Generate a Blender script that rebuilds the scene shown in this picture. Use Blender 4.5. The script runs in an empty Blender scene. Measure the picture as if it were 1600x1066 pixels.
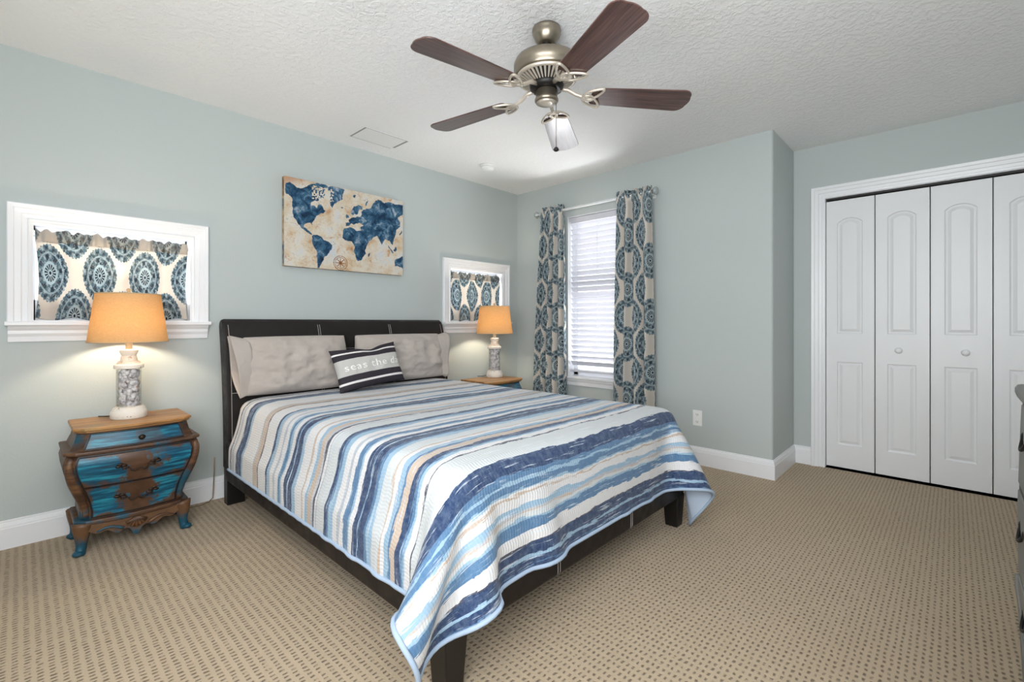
import bpy, bmesh, math, random
import numpy as np
from mathutils import Vector, Matrix, noise
random.seed(7)
C = bpy.context.scene.collection
PI = math.pi
R = math.radians

# ------------------------------------------------------------------ camera, sky, light, exposure
cam_d = bpy.data.cameras.new('camera'); cam = bpy.data.objects.new('camera', cam_d); C.objects.link(cam)
cam_d.sensor_fit = 'HORIZONTAL'; cam_d.sensor_width = 36.0; cam_d.lens = 36.0*729.09/1600
cam_d.shift_y = -(533-504.3)/1600; cam_d.clip_start = .02
cam.location = (3.336, -3.6084, 1.094); cam.rotation_euler = (R(90), 0, R(43.402))
bpy.context.scene.camera = cam
vs = bpy.context.scene.view_settings
vs.view_transform = 'Standard'; vs.look = 'None'; vs.gamma = 1; vs.use_curve_mapping = False
vs.exposure = 0.38
cy = bpy.context.scene.cycles
cy.use_denoising = True; cy.max_bounces = 10; cy.diffuse_bounces = 6; cy.transparent_max_bounces = 16
cy.sample_clamp_indirect = 6; cy.caustics_reflective = False; cy.caustics_refractive = False; cy.blur_glossy = .5

w = bpy.data.worlds.new('sky'); bpy.context.scene.world = w; w.use_nodes = True
w.node_tree.nodes['Background'].inputs[0].default_value = (.93, .97, 1, 1)
w.node_tree.nodes['Background'].inputs[1].default_value = 2.0

def area(name, loc, tgt, sx, sy, power, col=(1, 1, 1), spread=180):
    l = bpy.data.lights.new(name, 'AREA'); l.shape = 'RECTANGLE'; l.size = sx; l.size_y = sy
    l.energy = power; l.color = col; l.spread = R(spread)
    o = bpy.data.objects.new(name, l); C.objects.link(o); o.location = loc
    o.rotation_euler = (Vector(tgt)-Vector(loc)).to_track_quat('-Z', 'Y').to_euler()
    return o
# daylight outside the three windows, then two added fill lights in the unseen part of the room
area('sunlit_ground_glow', (.97, .85, .16), (.97, .25, 1.6), 2.2, 1.1, 232, (.95, .98, 1))
area('daylight_near_window', (-.7, -3.23, 1.35), (.6, -3.2, 1.3), 1.4, 1.0, 24, (.95, .98, 1))
area('daylight_far_window', (-.7, -.56, 1.35), (.6, -.6, 1.3), 1.4, 1.0, 24, (.95, .98, 1))
area('added_fill_room_end', (2.95, -4.3, 1.5), (2.1, 0, 1.8), 1.7, 1.5, 58, (.96, .98, 1))  # added fill behind the camera, the end wall has no opening
area('added_fill_side', (3.93, -3.35, 1.6), (.6, -1.2, 1.95), 1.3, 1.2, 36, (.96, .98, 1))  # added fill at the windowless right wall, brightens the headboard wall

# ------------------------------------------------------------------ helpers: colour and node materials
def lin(c):
    f = lambda v: v/12.92 if v <= .04045 else ((v+.055)/1.055)**2.4
    return tuple(f(v/255) for v in c)+(1,)

class NT:
    def __init__(s, name):
        s.m = bpy.data.materials.new(name); s.m.use_nodes = True; s.t = s.m.node_tree; s.t.nodes.clear()
        s.out = s.n('ShaderNodeOutputMaterial')
    def n(s, typ, **kw):
        nd = s.t.nodes.new(typ)
        for k, v in kw.items(): setattr(nd, k, v)
        return nd
    def put(s, sock, v):
        if v is None: return
        if isinstance(v, bpy.types.NodeSocket): s.t.links.new(v, sock)
        else: sock.default_value = v
    def math(s, op, a, b=None, c=None):
        nd = s.n('ShaderNodeMath', operation=op)
        for i, v in enumerate((a, b, c)):
            if v is not None: s.put(nd.inputs[i], v)
        return nd.outputs[0]
    def coord(s, kind='Object'): return s.n('ShaderNodeTexCoord').outputs[kind]
    def sep(s, v):
        nd = s.n('ShaderNodeSeparateXYZ'); s.put(nd.inputs[0], v); return nd.outputs
    def comb(s, x=0., y=0., z=0.):
        nd = s.n('ShaderNodeCombineXYZ'); s.put(nd.inputs[0], x); s.put(nd.inputs[1], y); s.put(nd.inputs[2], z); return nd.outputs[0]
    def scale(s, v, sc):
        nd = s.n('ShaderNodeMapping'); s.put(nd.inputs[0], v); nd.inputs['Scale'].default_value = sc; return nd.outputs[0]
    def noise(s, v=None, sc=5., det=3., rough=.5, dist=0.):
        nd = s.n('ShaderNodeTexNoise'); s.put(nd.inputs['Vector'], v)
        nd.inputs['Scale'].default_value = sc; nd.inputs['Detail'].default_value = det
        nd.inputs['Roughness'].default_value = rough; nd.inputs['Distortion'].default_value = dist
        return nd.outputs['Fac']
    def vor(s, v, sc, feature='F1'):
        nd = s.n('ShaderNodeTexVoronoi', feature=feature); s.put(nd.inputs['Vector'], v); nd.inputs['Scale'].default_value = sc
        return nd.outputs['Distance']
    def step(s, v, a, b):           # smooth ramp 0..1 between a and b
        nd = s.n('ShaderNodeMapRange', interpolation_type='SMOOTHSTEP'); s.put(nd.inputs[0], v)
        nd.inputs[1].default_value = a; nd.inputs[2].default_value = b; return nd.outputs[0]
    def mix(s, f, a, b):
        nd = s.n('ShaderNodeMix', data_type='RGBA'); s.put(nd.inputs[0], f); s.put(nd.inputs[6], a); s.put(nd.inputs[7], b); return nd.outputs[2]
    def ramp(s, v, stops, interp='LINEAR'):
        nd = s.n('ShaderNodeValToRGB'); r = nd.color_ramp; r.interpolation = interp
        while len(r.elements) > 1: r.elements.remove(r.elements[-1])
        r.elements[0].position = stops[0][0]; r.elements[0].color = stops[0][1]
        for p_, c_ in stops[1:]:
            e = r.elements.new(p_); e.color = c_
        s.put(nd.inputs[0], v); return nd.outputs[0]
    def bump(s, h, strength=.3, dist=.01):
        nd = s.n('ShaderNodeBump'); s.put(nd.inputs['Height'], h); nd.inputs['Strength'].default_value = strength
        nd.inputs['Distance'].default_value = dist; return nd.outputs[0]
    def bsdf(s, col, rough=.5, metal=0., nor=None, spec=.5, coat=0., coat_r=.1, sheen=0.):
        nd = s.n('ShaderNodeBsdfPrincipled'); s.put(nd.inputs['Base Color'], col); s.put(nd.inputs['Roughness'], rough)
        nd.inputs['Metallic'].default_value = metal; nd.inputs['Specular IOR Level'].default_value = spec
        nd.inputs['Coat Weight'].default_value = coat; nd.inputs['Coat Roughness'].default_value = coat_r
        nd.inputs['Sheen Weight'].default_value = sheen
        s.put(nd.inputs['Normal'], nor); return nd.outputs[0]
    def mixsh(s, f, a, b):
        nd = s.n('ShaderNodeMixShader'); s.put(nd.inputs[0], f); s.put(nd.inputs[1], a); s.put(nd.inputs[2], b); return nd.outputs[0]
    def transl(s, col, nor=None):
        nd = s.n('ShaderNodeBsdfTranslucent'); s.put(nd.inputs[0], col); s.put(nd.inputs['Normal'], nor); return nd.outputs[0]
    def done(s, sh): s.t.links.new(sh, s.out.inputs[0]); return s.m

def plain(name, c, rough=.5, metal=0., spec=.5, coat=0., var=.06, nsc=30., bmp=0., bsc=200.):
    t = NT(name); col = lin(c); co = t.coord()
    f = t.noise(co, nsc, 3)
    cc = t.mix(f, tuple(max(0, v*(1-var)) for v in col[:3])+(1,), tuple(v*(1+var) for v in col[:3])+(1,))
    nor = t.bump(t.noise(co, bsc, 2), bmp, .004) if bmp else None
    return t.done(t.bsdf(cc, rough, metal, nor, spec, coat))

M = {}
M['trim'] = plain('white_trim_paint', (236, 237, 240), .32, var=.015, nsc=6)
M['door'] = plain('white_door_paint', (232, 233, 235), .38, var=.015, nsc=4)
M['plastic'] = plain('white_plastic', (238, 238, 236), .35, var=.01)
M['dark'] = plain('dark_void', (14, 14, 14), .8)
M['slat'] = plain('white_blind_slat', (212, 212, 219), .4, var=.01)
M['nickel'] = plain('brushed_pewter', (150, 141, 126), .32, .9, var=.1, nsc=60)
M['nickel_l'] = plain('pale_pewter', (206, 196, 182), .35, .55, var=.08, nsc=60)
M['blackm'] = plain('black_metal', (22, 20, 19), .45, .3)
M['leg'] = plain('black_wood_leg', (16, 13, 12), .4)
M['stitch'] = plain('grey_stitching', (170, 164, 160), .8)
M['rod'] = plain('white_rod', (232, 234, 236), .35)
M['knobglass'] = plain('grey_mercury_knob', (172, 180, 180), .2, .3)
M['sheet'] = plain('grey_sheet', (196, 190, 184), .9)
M['cord'] = plain('tan_cord', (150, 130, 108), .6)

def wall_mat():
    t = NT('pale_teal_wall_paint'); co = t.coord()
    c = t.mix(t.noise(co, 1.3, 2), lin((184, 192, 191)), lin((189, 196, 195)))
    b = t.bump(t.noise(co, 90, 3, .6), .12, .004)
    return t.done(t.bsdf(c, .55, 0, b, .35))
M['wall'] = wall_mat()
def ceil_mat():
    t = NT('textured_white_ceiling'); co = t.coord()
    n1 = t.noise(co, 38, 4, .6, .4); n2 = t.noise(co, 95, 2)
    h = t.math('ADD', t.step(n1, .42, .62), t.math('MULTIPLY', n2, .35))
    return t.done(t.bsdf(lin((243, 243, 243)), .8, 0, t.bump(h, .38, .006), .2))
M['ceil'] = ceil_mat()
def carpet_mat():
    t = NT('tan_ribbed_loop_carpet'); co = t.coord()
    wob = t.math('MULTIPLY', t.math('SUBTRACT', t.noise(co, 30, 3), .5), .013)
    x, y, z = t.sep(co)
    gx = t.math('FRACT', t.math('DIVIDE', t.math('ADD', x, wob), .0185))
    gy = t.math('FRACT', t.math('DIVIDE', t.math('ADD', y, wob), .0275))
    ax = t.math('ABSOLUTE', t.math('SUBTRACT', gx, .5)); ay = t.math('ABSOLUTE', t.math('SUBTRACT', gy, .5))
    mx = t.math('SUBTRACT', 1., t.step(ax, .10, .28)); my = t.math('SUBTRACT', 1., t.step(ay, .14, .34))
    dash = t.math('MULTIPLY', t.math('MULTIPLY', mx, my), t.step(t.noise(co, 55, 2), .22, .55))
    fine = t.noise(co, 420, 3, .7)
    base = t.mix(fine, lin((150, 131, 106)), lin((214, 194, 166)))
    base = t.mix(t.math('MULTIPLY', t.step(t.noise(co, 1.1, 2), .35, .7), .3), base, lin((170, 148, 122)))
    col = t.mix(t.math('MULTIPLY', dash, .8), base, lin((92, 72, 52)))
    h = t.math('SUBTRACT', t.math('MULTIPLY', fine, .5), dash)
    return t.done(t.bsdf(col, .95, 0, t.bump(h, .7, .006), .1, sheen=.15))
M['carpet'] = carpet_mat()
def leather():
    t = NT('dark_brown_leather'); co = t.coord()
    n = t.noise(co, 12, 4, .6)
    c = t.mix(n, lin((14, 11, 11)), lin((34, 27, 25)))
    b = t.bump(t.vor(co, 260), .12, .002)
    return t.done(t.bsdf(c, t.step(n, -.6, 1.6), 0, b, .35))
M['leather'] = leather()
def linen(name, c1, c2):
    t = NT(name); co = t.coord()
    c = t.mix(t.noise(co, 9, 4, .6), lin(c1), lin(c2))
    h = t.math('ADD', t.math('MULTIPLY', t.noise(co, 14, 3, .5, .8), .8), t.math('MULTIPLY', t.noise(co, 500, 2), .12))
    return t.done(t.bsdf(c, .9, 0, t.bump(h, .5, .014), .15, sheen=.2))
M['pillow'] = linen('taupe_pillow_cotton', (174, 164, 157), (187, 178, 171))
def burlap():
    t = NT('tan_burlap_shade'); co = t.coord()
    a = t.noise(t.scale(co, (60, 60, 900)), 1, 2); b = t.noise(t.scale(co, (700, 700, 40)), 1, 2)
    f = t.math('MULTIPLY', t.math('ADD', a, b), .5)
    c = t.mix(f, lin((160, 124, 80)), lin((218, 188, 146)))
    c2 = t.mix(f, lin((190, 116, 38)), lin((236, 168, 80)))
    return t.done(t.mixsh(.065, t.bsdf(c, .9, 0, t.bump(f, .2, .003), .1), t.transl(c2)))
M['burlap'] = burlap()
M['shade_trim'] = plain('tan_shade_trim', (196, 172, 136), .9)
def distressed():
    t = NT('distressed_white_paint'); co = t.coord()
    c = t.mix(t.step(t.noise(co, 40, 5, .7), .60, .68), lin((234, 228, 218)), lin((150, 130, 112)))
    return t.done(t.bsdf(c, .5))
M['distress'] = distressed()
def shell():
    t = NT('assorted_sea_shells'); co = t.coord()
    c = t.ramp(t.noise(co, 45, 3, .7), [(.3, lin((120, 105, 104))), (.42, lin((196, 190, 192))), (.6, lin((238, 234, 232))), (.72, lin((200, 160, 140)))])
    return t.done(t.bsdf(c, .35))
M['shell'] = shell()
def glass(name, tint=(1, 1, 1, 1), refl=.08):
    t = NT(name); tr = t.n('ShaderNodeBsdfTransparent'); tr.inputs[0].default_value = tint
    gl = t.n('ShaderNodeBsdfGlossy'); gl.inputs['Roughness'].default_value = .03
    lw = t.n('ShaderNodeLayerWeight'); lw.inputs[0].default_value = .25
    f = t.math('MULTIPLY', lw.outputs['Fresnel'], refl*6)
    return t.done(t.mixsh(f, tr.outputs[0], gl.outputs[0]))
M['glass'] = glass('window_glass'); M['cylglass'] = glass('clear_glass_column', (.97, .98, .98, 1), .1)
def blade():
    t = NT('walnut_fan_blade'); co = t.coord()
    g = t.noise(t.scale(co, (5, 90, 90)), 1, 4, .6, .6)
    c = t.ramp(g, [(.3, lin((54, 36, 34))), (.5, lin((84, 58, 54))), (.7, lin((108, 78, 72)))])
    return t.done(t.bsdf(c, .28, 0, None, .5, .3, .12))
M['blade'] = blade()

# medallion print shared by curtains and valances
def medallion(name, transl, dark=1.):
    t = NT(name); uv = t.coord('UV'); u, v, _ = t.sep(uv)
    P_, Q_, A_, B_ = .27, .455, .097, .147
    def lat(ou, ov):
        uu = t.math('ADD', u, ou); vv = t.math('ADD', v, ov)
        a = t.math('MULTIPLY', t.math('SUBTRACT', t.math('FRACT', t.math('DIVIDE', uu, P_)), .5), P_/A_)
        b = t.math('MULTIPLY', t.math('SUBTRACT', t.math('FRACT', t.math('DIVIDE', vv, Q_)), .5), Q_/B_)
        rr = t.math('POWER', t.math('ADD', t.math('POWER', t.math('ABSOLUTE', a), 1.75), t.math('POWER', t.math('ABSOLUTE', b), 1.75)), 1/1.75)
        return a, b, rr
    a1_, b1_, r1_ = lat(5., 5.); a2_, b2_, r2_ = lat(5.+P_/2, 5.+Q_/2)
    first = t.math('LESS_THAN', r1_, r2_); second = t.math('SUBTRACT', 1., first)
    pick = lambda p, q: t.math('ADD', t.math('MULTIPLY', p, first), t.math('MULTIPLY', q, second))
    nx, ny, r = pick(a1_, a2_), pick(b1_, b2_), pick(r1_, r2_)
    th = t.math('ARCTAN2', ny, nx)
    edge = t.math('ADD', 1., t.math('MULTIPLY', t.math('SINE', t.math('MULTIPLY', th, 36.)), .025))
    inside = t.math('LESS_THAN', r, edge)
    lace = t.math('MULTIPLY', t.step(t.vor(uv, 75), .14, .34), t.step(t.vor(uv, 120, 'DISTANCE_TO_EDGE'), .01, .06))
    rings = t.step(t.math('MULTIPLY', t.math('SINE', t.math('MULTIPLY', r, 19.)), t.math('SINE', t.math('MULTIPLY', th, 12.))), -.15, .25)
    spokes = t.step(t.math('SINE', t.math('MULTIPLY', th, 14.)), -.2, .5)
    pet2 = t.step(t.math('SINE', t.math('ADD', t.math('MULTIPLY', th, 14.), 1.6)), .2, .7)
    cream, ink, teal, pale = lin((226, 219, 210)), lin((48, 56, 70)), lin((124, 148, 158)), lin((192, 205, 208))
    outer = t.mix(lace, ink, t.mix(rings, teal, pale))
    outer = t.mix(t.math('MULTIPLY', t.math('MULTIPLY', pet2, rings), .35), outer, ink)
    star = t.math('MULTIPLY', t.math('SUBTRACT', 1., t.step(t.math('ABSOLUTE', t.math('SUBTRACT', r, .58)), .05, .13)), t.step(t.math('SINE', t.math('MULTIPLY', th, 8.)), .1, .6))
    star2 = t.math('MULTIPLY', t.math('SUBTRACT', 1., t.step(t.math('ABSOLUTE', t.math('SUBTRACT', r, .84)), .04, .10)), t.step(t.math('SINE', t.math('MULTIPLY', th, 16.)), .0, .6))
    outer = t.mix(t.math('MULTIPLY', star, .75), outer, ink); outer = t.mix(t.math('MULTIPLY', star2, .6), outer, ink)
    halo = t.math('MULTIPLY', t.math('SUBTRACT', 1., t.step(t.math('ABSOLUTE', t.math('SUBTRACT', r, .71)), .015, .05)), .7)
    outer = t.mix(halo, outer, pale)
    mid = t.mix(spokes, ink, pale)
    zone1 = t.math('GREATER_THAN', r, .30); zone2 = t.math('GREATER_THAN', r, .12)
    m = t.mix(zone1, mid, outer)
    band = t.math('LESS_THAN', t.math('ABSOLUTE', t.math('SUBTRACT', r, .36)), .05)
    m = t.mix(band, m, pale)
    m = t.mix(zone2, t.mix(t.math('GREATER_THAN', r, .06), ink, pale), m)
    c = t.mix(inside, cream, m)
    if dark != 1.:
        c = t.mix(1-dark, c, lin((96, 84, 72)))  # pocket colour darkened for the backlight lost in its doubled fabric
    h = t.noise(t.scale(uv, (900, 900, 1)), 1, 1)
    nb = t.bump(h, .08, .002)
    return t.done(t.mixsh(transl, t.bsdf(c, .9, 0, nb, .1), t.transl(c)))
M['curtain'] = medallion('medallion_curtain_print', .3)
M['valance'] = medallion('medallion_valance_print', .42)
M['pocket'] = medallion('medallion_rod_pocket_dimmed_print', .12, .55)

# painted nightstand finishes
def wood_brown():
    t = NT('aged_brown_wood'); co = t.coord()
    g = t.noise(t.scale(co, (14, 4, 30)), 1, 5, .65, .5)
    c = t.ramp(g, [(.3, lin((44, 29, 21))), (.5, lin((88, 60, 41))), (.68, lin((124, 88, 58)))])
    teal = t.step(t.noise(co, 6, 4, .65), .53, .63)
    c = t.mix(t.math('MULTIPLY', teal, .85), c, lin((16, 80, 100)))
    return t.done(t.bsdf(c, .45, 0, t.bump(g, .15, .003)))
M['nswood'] = wood_brown()
def top_wood():
    t = NT('golden_brown_wood_top'); co = t.coord()
    g = t.noise(t.scale(co, (26, 3, 20)), 1, 5, .65, .4)
    c = t.ramp(g, [(.3, lin((112, 76, 44))), (.5, lin((158, 112, 64))), (.7, lin((184, 140, 84)))])
    c = t.mix(t.math('MULTIPLY', t.step(t.noise(co, 9, 3), .55, .7), .5), c, lin((110, 116, 84)))
    return t.done(t.bsdf(c, .4, 0, t.bump(g, .1, .002)))
M['nstop'] = top_wood()
M['nsapron'] = None
def ns_teal(name, amount, brown_c):
    t = NT(name); uv = t.coord('UV'); u, v, _ = t.sep(uv)
    co = t.coord()
    br = t.noise(t.scale(co, (4, 6, 70)), 1, 4, .6)
    teal = t.ramp(br, [(.28, lin((5, 40, 60))), (.5, lin((8, 84, 112))), (.72, lin((44, 156, 178)))])
    brown = t.mix(t.noise(co, 25, 4), lin((54, 36, 27)), lin((104, 72, 50)))
    d = t.math('ABSOLUTE', t.math('SUBTRACT', u, brown_c))
    wv = t.math('MULTIPLY', t.math('SUBTRACT', t.noise(co, 11, 5, .7), .5), .95)
    m1 = t.math('SUBTRACT', 1., t.step(t.math('ADD', d, wv), .10, .22))
    ed = t.math('MINIMUM', t.math('MINIMUM', u, t.math('SUBTRACT', 1., u)), t.math('MULTIPLY', t.math('MINIMUM', v, t.math('SUBTRACT', 1., v)), .6))
    m2 = t.math('SUBTRACT', 1., t.step(t.math('ADD', ed, t.math('MULTIPLY', wv, .45)), -.02, .05))
    m = t.math('MULTIPLY', t.math('MAXIMUM', m1, m2), amount)
    c = t.mix(m, teal, brown)
    return t.done(t.bsdf(c, .38, 0, t.bump(br, .12, .003)))
M['nsdrawer'] = ns_teal('teal_drawer_with_brown_patch', 1., .5)
M['nsdrawer_top'] = ns_teal('teal_top_drawer', .45, .62)
M['nsline'] = plain('near_black_glaze_line', (26, 22, 24), .5)
M['bronze'] = plain('dark_bronze_pull', (52, 38, 30), .45, .6)

# ------------------------------------------------------------------ helpers: meshes and objects
LOC = {}
class MB:
    def __init__(s): s.b = bmesh.new(); s.uv = None
    def box(s, x0, x1, y0, y1, z0, z1):
        v = [s.b.verts.new(p) for p in ((x0, y0, z0), (x1, y0, z0), (x1, y1, z0), (x0, y1, z0), (x0, y0, z1), (x1, y0, z1), (x1, y1, z1), (x0, y1, z1))]
        for f in ((3, 2, 1, 0), (4, 5, 6, 7), (0, 1, 5, 4), (1, 2, 6, 5), (2, 3, 7, 6), (3, 0, 4, 7)): s.b.faces.new([v[i] for i in f])
        return s
    def rings(s, loops, closed=True, caps=(True, True)):    # loops of equal count
        vl = [[s.b.verts.new(p) for p in L] for L in loops]
        n = len(vl[0])
        for a, c in zip(vl, vl[1:]):
            for i in range(n if closed else n-1):
                j = (i+1) % n; s.b.faces.new((a[i], a[j], c[j], c[i]))
        if closed:
            if caps[0]: s.b.faces.new(list(reversed(vl[0])))
            if caps[1]: s.b.faces.new(vl[-1])
        return s
    def lathe(s, prof, seg=32, c=(0, 0), sx=1., sy=1., caps=(True, True)):
        return s.rings([[(c[0]+sx*r*math.cos(2*PI*i/seg), c[1]+sy*r*math.sin(2*PI*i/seg), z) for i in range(seg)] for r, z in prof], True, caps)
    def tube(s, pts, r, seg=8, closed=False):
        pts = [Vector(p) for p in pts]; n = len(pts); loops = []
        up = Vector((0, 0, 1)); prev = None
        for i, p in enumerate(pts):
            a = pts[(i-1) % n] if (closed or i) else p; c = pts[(i+1) % n] if (closed or i < n-1) else p
            d = (c-a).normalized()
            if prev is None:
                nn = d.cross(up)
                if nn.length < .05: nn = d.cross(Vector((1, 0, 0)))
            else: nn = prev-d*prev.dot(d)
            nn.normalize(); prev = nn; bb = d.cross(nn)
            rr = r[i] if isinstance(r, (list, tuple)) else r
            loops.append([p+rr*(nn*math.cos(2*PI*k/seg)+bb*math.sin(2*PI*k/seg)) for k in range(seg)])
        if closed: loops.append(loops[0]); return s.rings(loops, True, (False, False))
        return s.rings(loops)
    def prism(s, poly, axis, a, c):   # poly in the two other axes, extruded along axis
        def P3(q, t):
            if axis == 'x': return (t, q[0], q[1])
            if axis == 'y': return (q[0], t, q[1])
            return (q[0], q[1], t)
        return s.rings([[P3(q, a) for q in poly], [P3(q, c) for q in poly]])
    def ball(s, c, r, sx=1, sy=1, sz=1, seg=12):
        m = Matrix.Translation(c) @ Matrix.Diagonal((r*sx, r*sy, r*sz, 1))
        bmesh.ops.create_uvsphere(s.b, u_segments=seg, v_segments=max(6, seg*2//3), radius=1, matrix=m); return s
    def grid(s, fn, nu, nv, uvfn=None):
        if uvfn and s.uv is None: s.uv = s.b.loops.layers.uv.new('UVMap')
        vv = [[s.b.verts.new(fn(i/nu, j/nv)) for j in range(nv+1)] for i in range(nu+1)]
        for i in range(nu):
            for j in range(nv):
                f = s.b.faces.new((vv[i][j], vv[i+1][j], vv[i+1][j+1], vv[i][j+1]))
                if uvfn:
                    for lp, (a, c) in zip(f.loops, ((i, j), (i+1, j), (i+1, j+1), (i, j+1))): lp[s.uv].uv = uvfn(a/nu, c/nv)
        return s
    def xf(s, m): bmesh.ops.transform(s.b, matrix=m, verts=s.b.verts); return s
    def build(s, name, mat, parent=None, smooth=False, world=False, bevel=0, seg=2, weld=False):
        if weld: bmesh.ops.remove_doubles(s.b, verts=s.b.verts, dist=1e-5)
        bmesh.ops.recalc_face_normals(s.b, faces=s.b.faces)
        me = bpy.data.meshes.new(name); s.b.to_mesh(me); s.b.free()
        return put(name, me, mat, parent, smooth, world, bevel, seg)
def put(name, me, mat, parent=None, smooth=False, world=False, bevel=0, seg=2):
    o = bpy.data.objects.new(name, me); C.objects.link(o)
    if mat is not None: me.materials.append(mat)
    if world and parent is not None:
        p = parent; off = Vector((0, 0, 0))
        while p is not None: off += LOC.get(p.name, Vector((0, 0, 0))); p = p.parent
        me.transform(Matrix.Translation(-off))
    if smooth:
        for f in me.polygons: f.use_smooth = True
    if parent is not None: o.parent = parent
    if bevel:
        b = o.modifiers.new('bevel', 'BEVEL'); b.width = bevel; b.segments = seg; b.limit_method = 'ANGLE'; b.angle_limit = R(40)
        if not smooth:
            for f in me.polygons: f.use_smooth = False
    return o
def autosmooth(o, ang=35):
    for f in o.data.polygons: f.use_smooth = True
    me = o.data; bm = bmesh.new(); bm.from_mesh(me)
    for e in bm.edges:
        if len(e.link_faces) == 2 and e.calc_face_angle(0) > R(ang): e.smooth = False
    bm.to_mesh(me); bm.free(); return o
def tag(o, label, cat=None, group=None, kind=None):
    o['label'] = label
    if cat: o['category'] = cat
    if group: o['group'] = group
    if kind: o['kind'] = kind
    return o
def thing(name, label, cat, loc=(0, 0, 0), rz=0, group=None, kind=None):
    o = bpy.data.objects.new(name, None); C.objects.link(o); o.location = loc; o.rotation_euler = (0, 0, rz); o.empty_display_size = .1
    LOC[o.name] = Vector(loc); return tag(o, label, cat, group, kind)
def kids(o): return [c for c in bpy.data.objects if c.parent == o]
def dup(root, loc, label, rz=None, parent=None):
    r = root.copy(); C.objects.link(r); r.location = loc
    if rz is not None: r.rotation_euler = (0, 0, rz)
    if label: r['label'] = label
    LOC[r.name] = Vector(loc)
    for ch in kids(root):
        c = ch.copy(); C.objects.link(c); c.parent = r
        for g in kids(ch):
            d = g.copy(); C.objects.link(d); d.parent = c
            for h_ in kids(g):
                e = h_.copy(); C.objects.link(e); e.parent = d
    return r
def struct(name, mb, mat, label, bevel=0):
    o = mb.build(name, mat, bevel=bevel); return tag(o, label, name.split('_')[0], None, 'structure')

# ------------------------------------------------------------------ room shell
H = 2.44; AX, AD = 2.423, .586; XR = 3.98; YF = -4.42
WA = (-3.563, -2.894, 1.100, 1.596); WB = (-.905, -.222, 1.100, 1.596); WC = (.655, 1.295, .575, 2.10)

def slab(holes, u0, u1, z0, z1, P, back):
    """wall slab: P(u, z, d) gives a point, d=0 the room face, d=back the outer face"""
    us = sorted({u0, u1, *[h[0] for h in holes], *[h[1] for h in holes]}); zs = sorted({z0, z1, *[h[2] for h in holes], *[h[3] for h in holes]})
    m = MB(); f = lambda pts: m.b.faces.new([m.b.verts.new(P(*q)) for q in pts])
    for a, c in zip(us, us[1:]):
        for e, g in zip(zs, zs[1:]):
            if any(h[0] <= a and c <= h[1] and h[2] <= e and g <= h[3] for h in holes): continue
            for d in (0, back): f([(a, e, d), (c, e, d), (c, g, d), (a, g, d)])
    for h in list(holes)+[(u0, u1, z0, z1)]:
        a, c, e, g = h
        for (p, q) in (((a, e), (c, e)), ((c, e), (c, g)), ((c, g), (a, g)), ((a, g), (a, e))):
            f([(*p, 0), (*q, 0), (*q, back), (*p, back)])
    bmesh.ops.remove_doubles(m.b, verts=m.b.verts, dist=1e-5)
    return m
struct('wall_left', slab([WA, WB], YF, .14, 0, H, lambda u, z, d: (d, u, z), -.14), M['wall'], 'pale grey-teal headboard wall with two small high windows')
struct('wall_back', slab([WC], 0, AX-.02, 0, H, lambda u, z, d: (u, d, z), .14), M['wall'], 'pale grey-teal wall with the tall curtained window')
ar = MB()          # rounded outside corner and return of the closet alcove
arc = [(AX-.02+.02*math.sin(t), .02-.02*math.cos(t)) for t in [i*PI/12 for i in range(7)]]
ar.prism(arc+[(AX, AD+.1), (AX-.02, AD+.1)], 'z', 0, H)
o = struct('wall_alcove', ar, M['wall'], 'short pale teal return wall beside the closet'); autosmooth(o, 50)
DO = (2.628, 3.822, 0, 2.035)
struct('wall_closet', slab([DO], AX, XR+.14, 0, H, lambda u, z, d: (u, AD+d, z), .11), M['wall'], 'grey-teal wall around the white folding closet doors')
struct('wall_right', slab([], YF, AD+.11, 0, H, lambda u, z, d: (XR+d, u, z), .14), M['wall'], 'side wall behind the grey dresser')
struct('wall_front', slab([], 0, XR, 0, H, lambda u, z, d: (u, YF-d, z), .12), M['wall'], 'unseen end wall behind the viewer')
cl = MB(); cl.box(2.5, 3.95, 1.15, 1.2, 0, H); cl.box(2.5, 2.55, AD+.11, 1.15, 0, H); cl.box(3.9, 3.95, AD+.11, 1.15, 0, H)
struct('wall_closet_interior', cl, M['wall'], 'dark inside walls of the closet')
struct('floor', MB().box(-.14, XR+.14, YF-.12, 1.2, -.1, 0), M['carpet'], 'tan ribbed loop pile carpet')
struct('ceiling', MB().box(-.14, XR+.14, YF-.12, 1.2, H, H+.1), M['ceil'], 'white ceiling with sprayed knockdown texture')

# baseboards
BP = [(0, 0), (.016, 0), (.016, .098), (.013, .102), (.013, .108), (.010, .122), (.006, .127), (.006, .133), (.003, .136), (0, .136)]
def baseboard(name, path, label):     # path of (x, y); room on the left of the travel direction
    loops = []
    n = len(path)
    for i, p in enumerate(path):
        p = Vector(p); a = (p-Vector(path[i-1])).normalized() if i else None; c = (Vector(path[i+1])-p).normalized() if i < n-1 else None
        na = Vector((-a.y, a.x)) if a else None; nc = Vector((-c.y, c.x)) if c else None
        if na is None: nn = nc
        elif nc is None: nn = na
        else:
            nn = (na+nc); nn = nn/nn.dot(na)
        loops.append([(p.x+nn.x*d, p.y+nn.y*d, z) for d, z in BP])
    struct(name, MB().rings(loops), M['trim'], label)
baseboard('baseboard_left', [(0, -.016), (0, YF)], 'white moulded baseboard along the headboard wall')
baseboard('baseboard_back', [(2.555, AD), (AX, AD), (AX, 0), (0, 0)], 'white moulded baseboard under the tall window and round the alcove corner')
baseboard('baseboard_right', [(XR, YF), (XR, AD), (3.895, AD)], 'white baseboard on the dresser wall')

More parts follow.
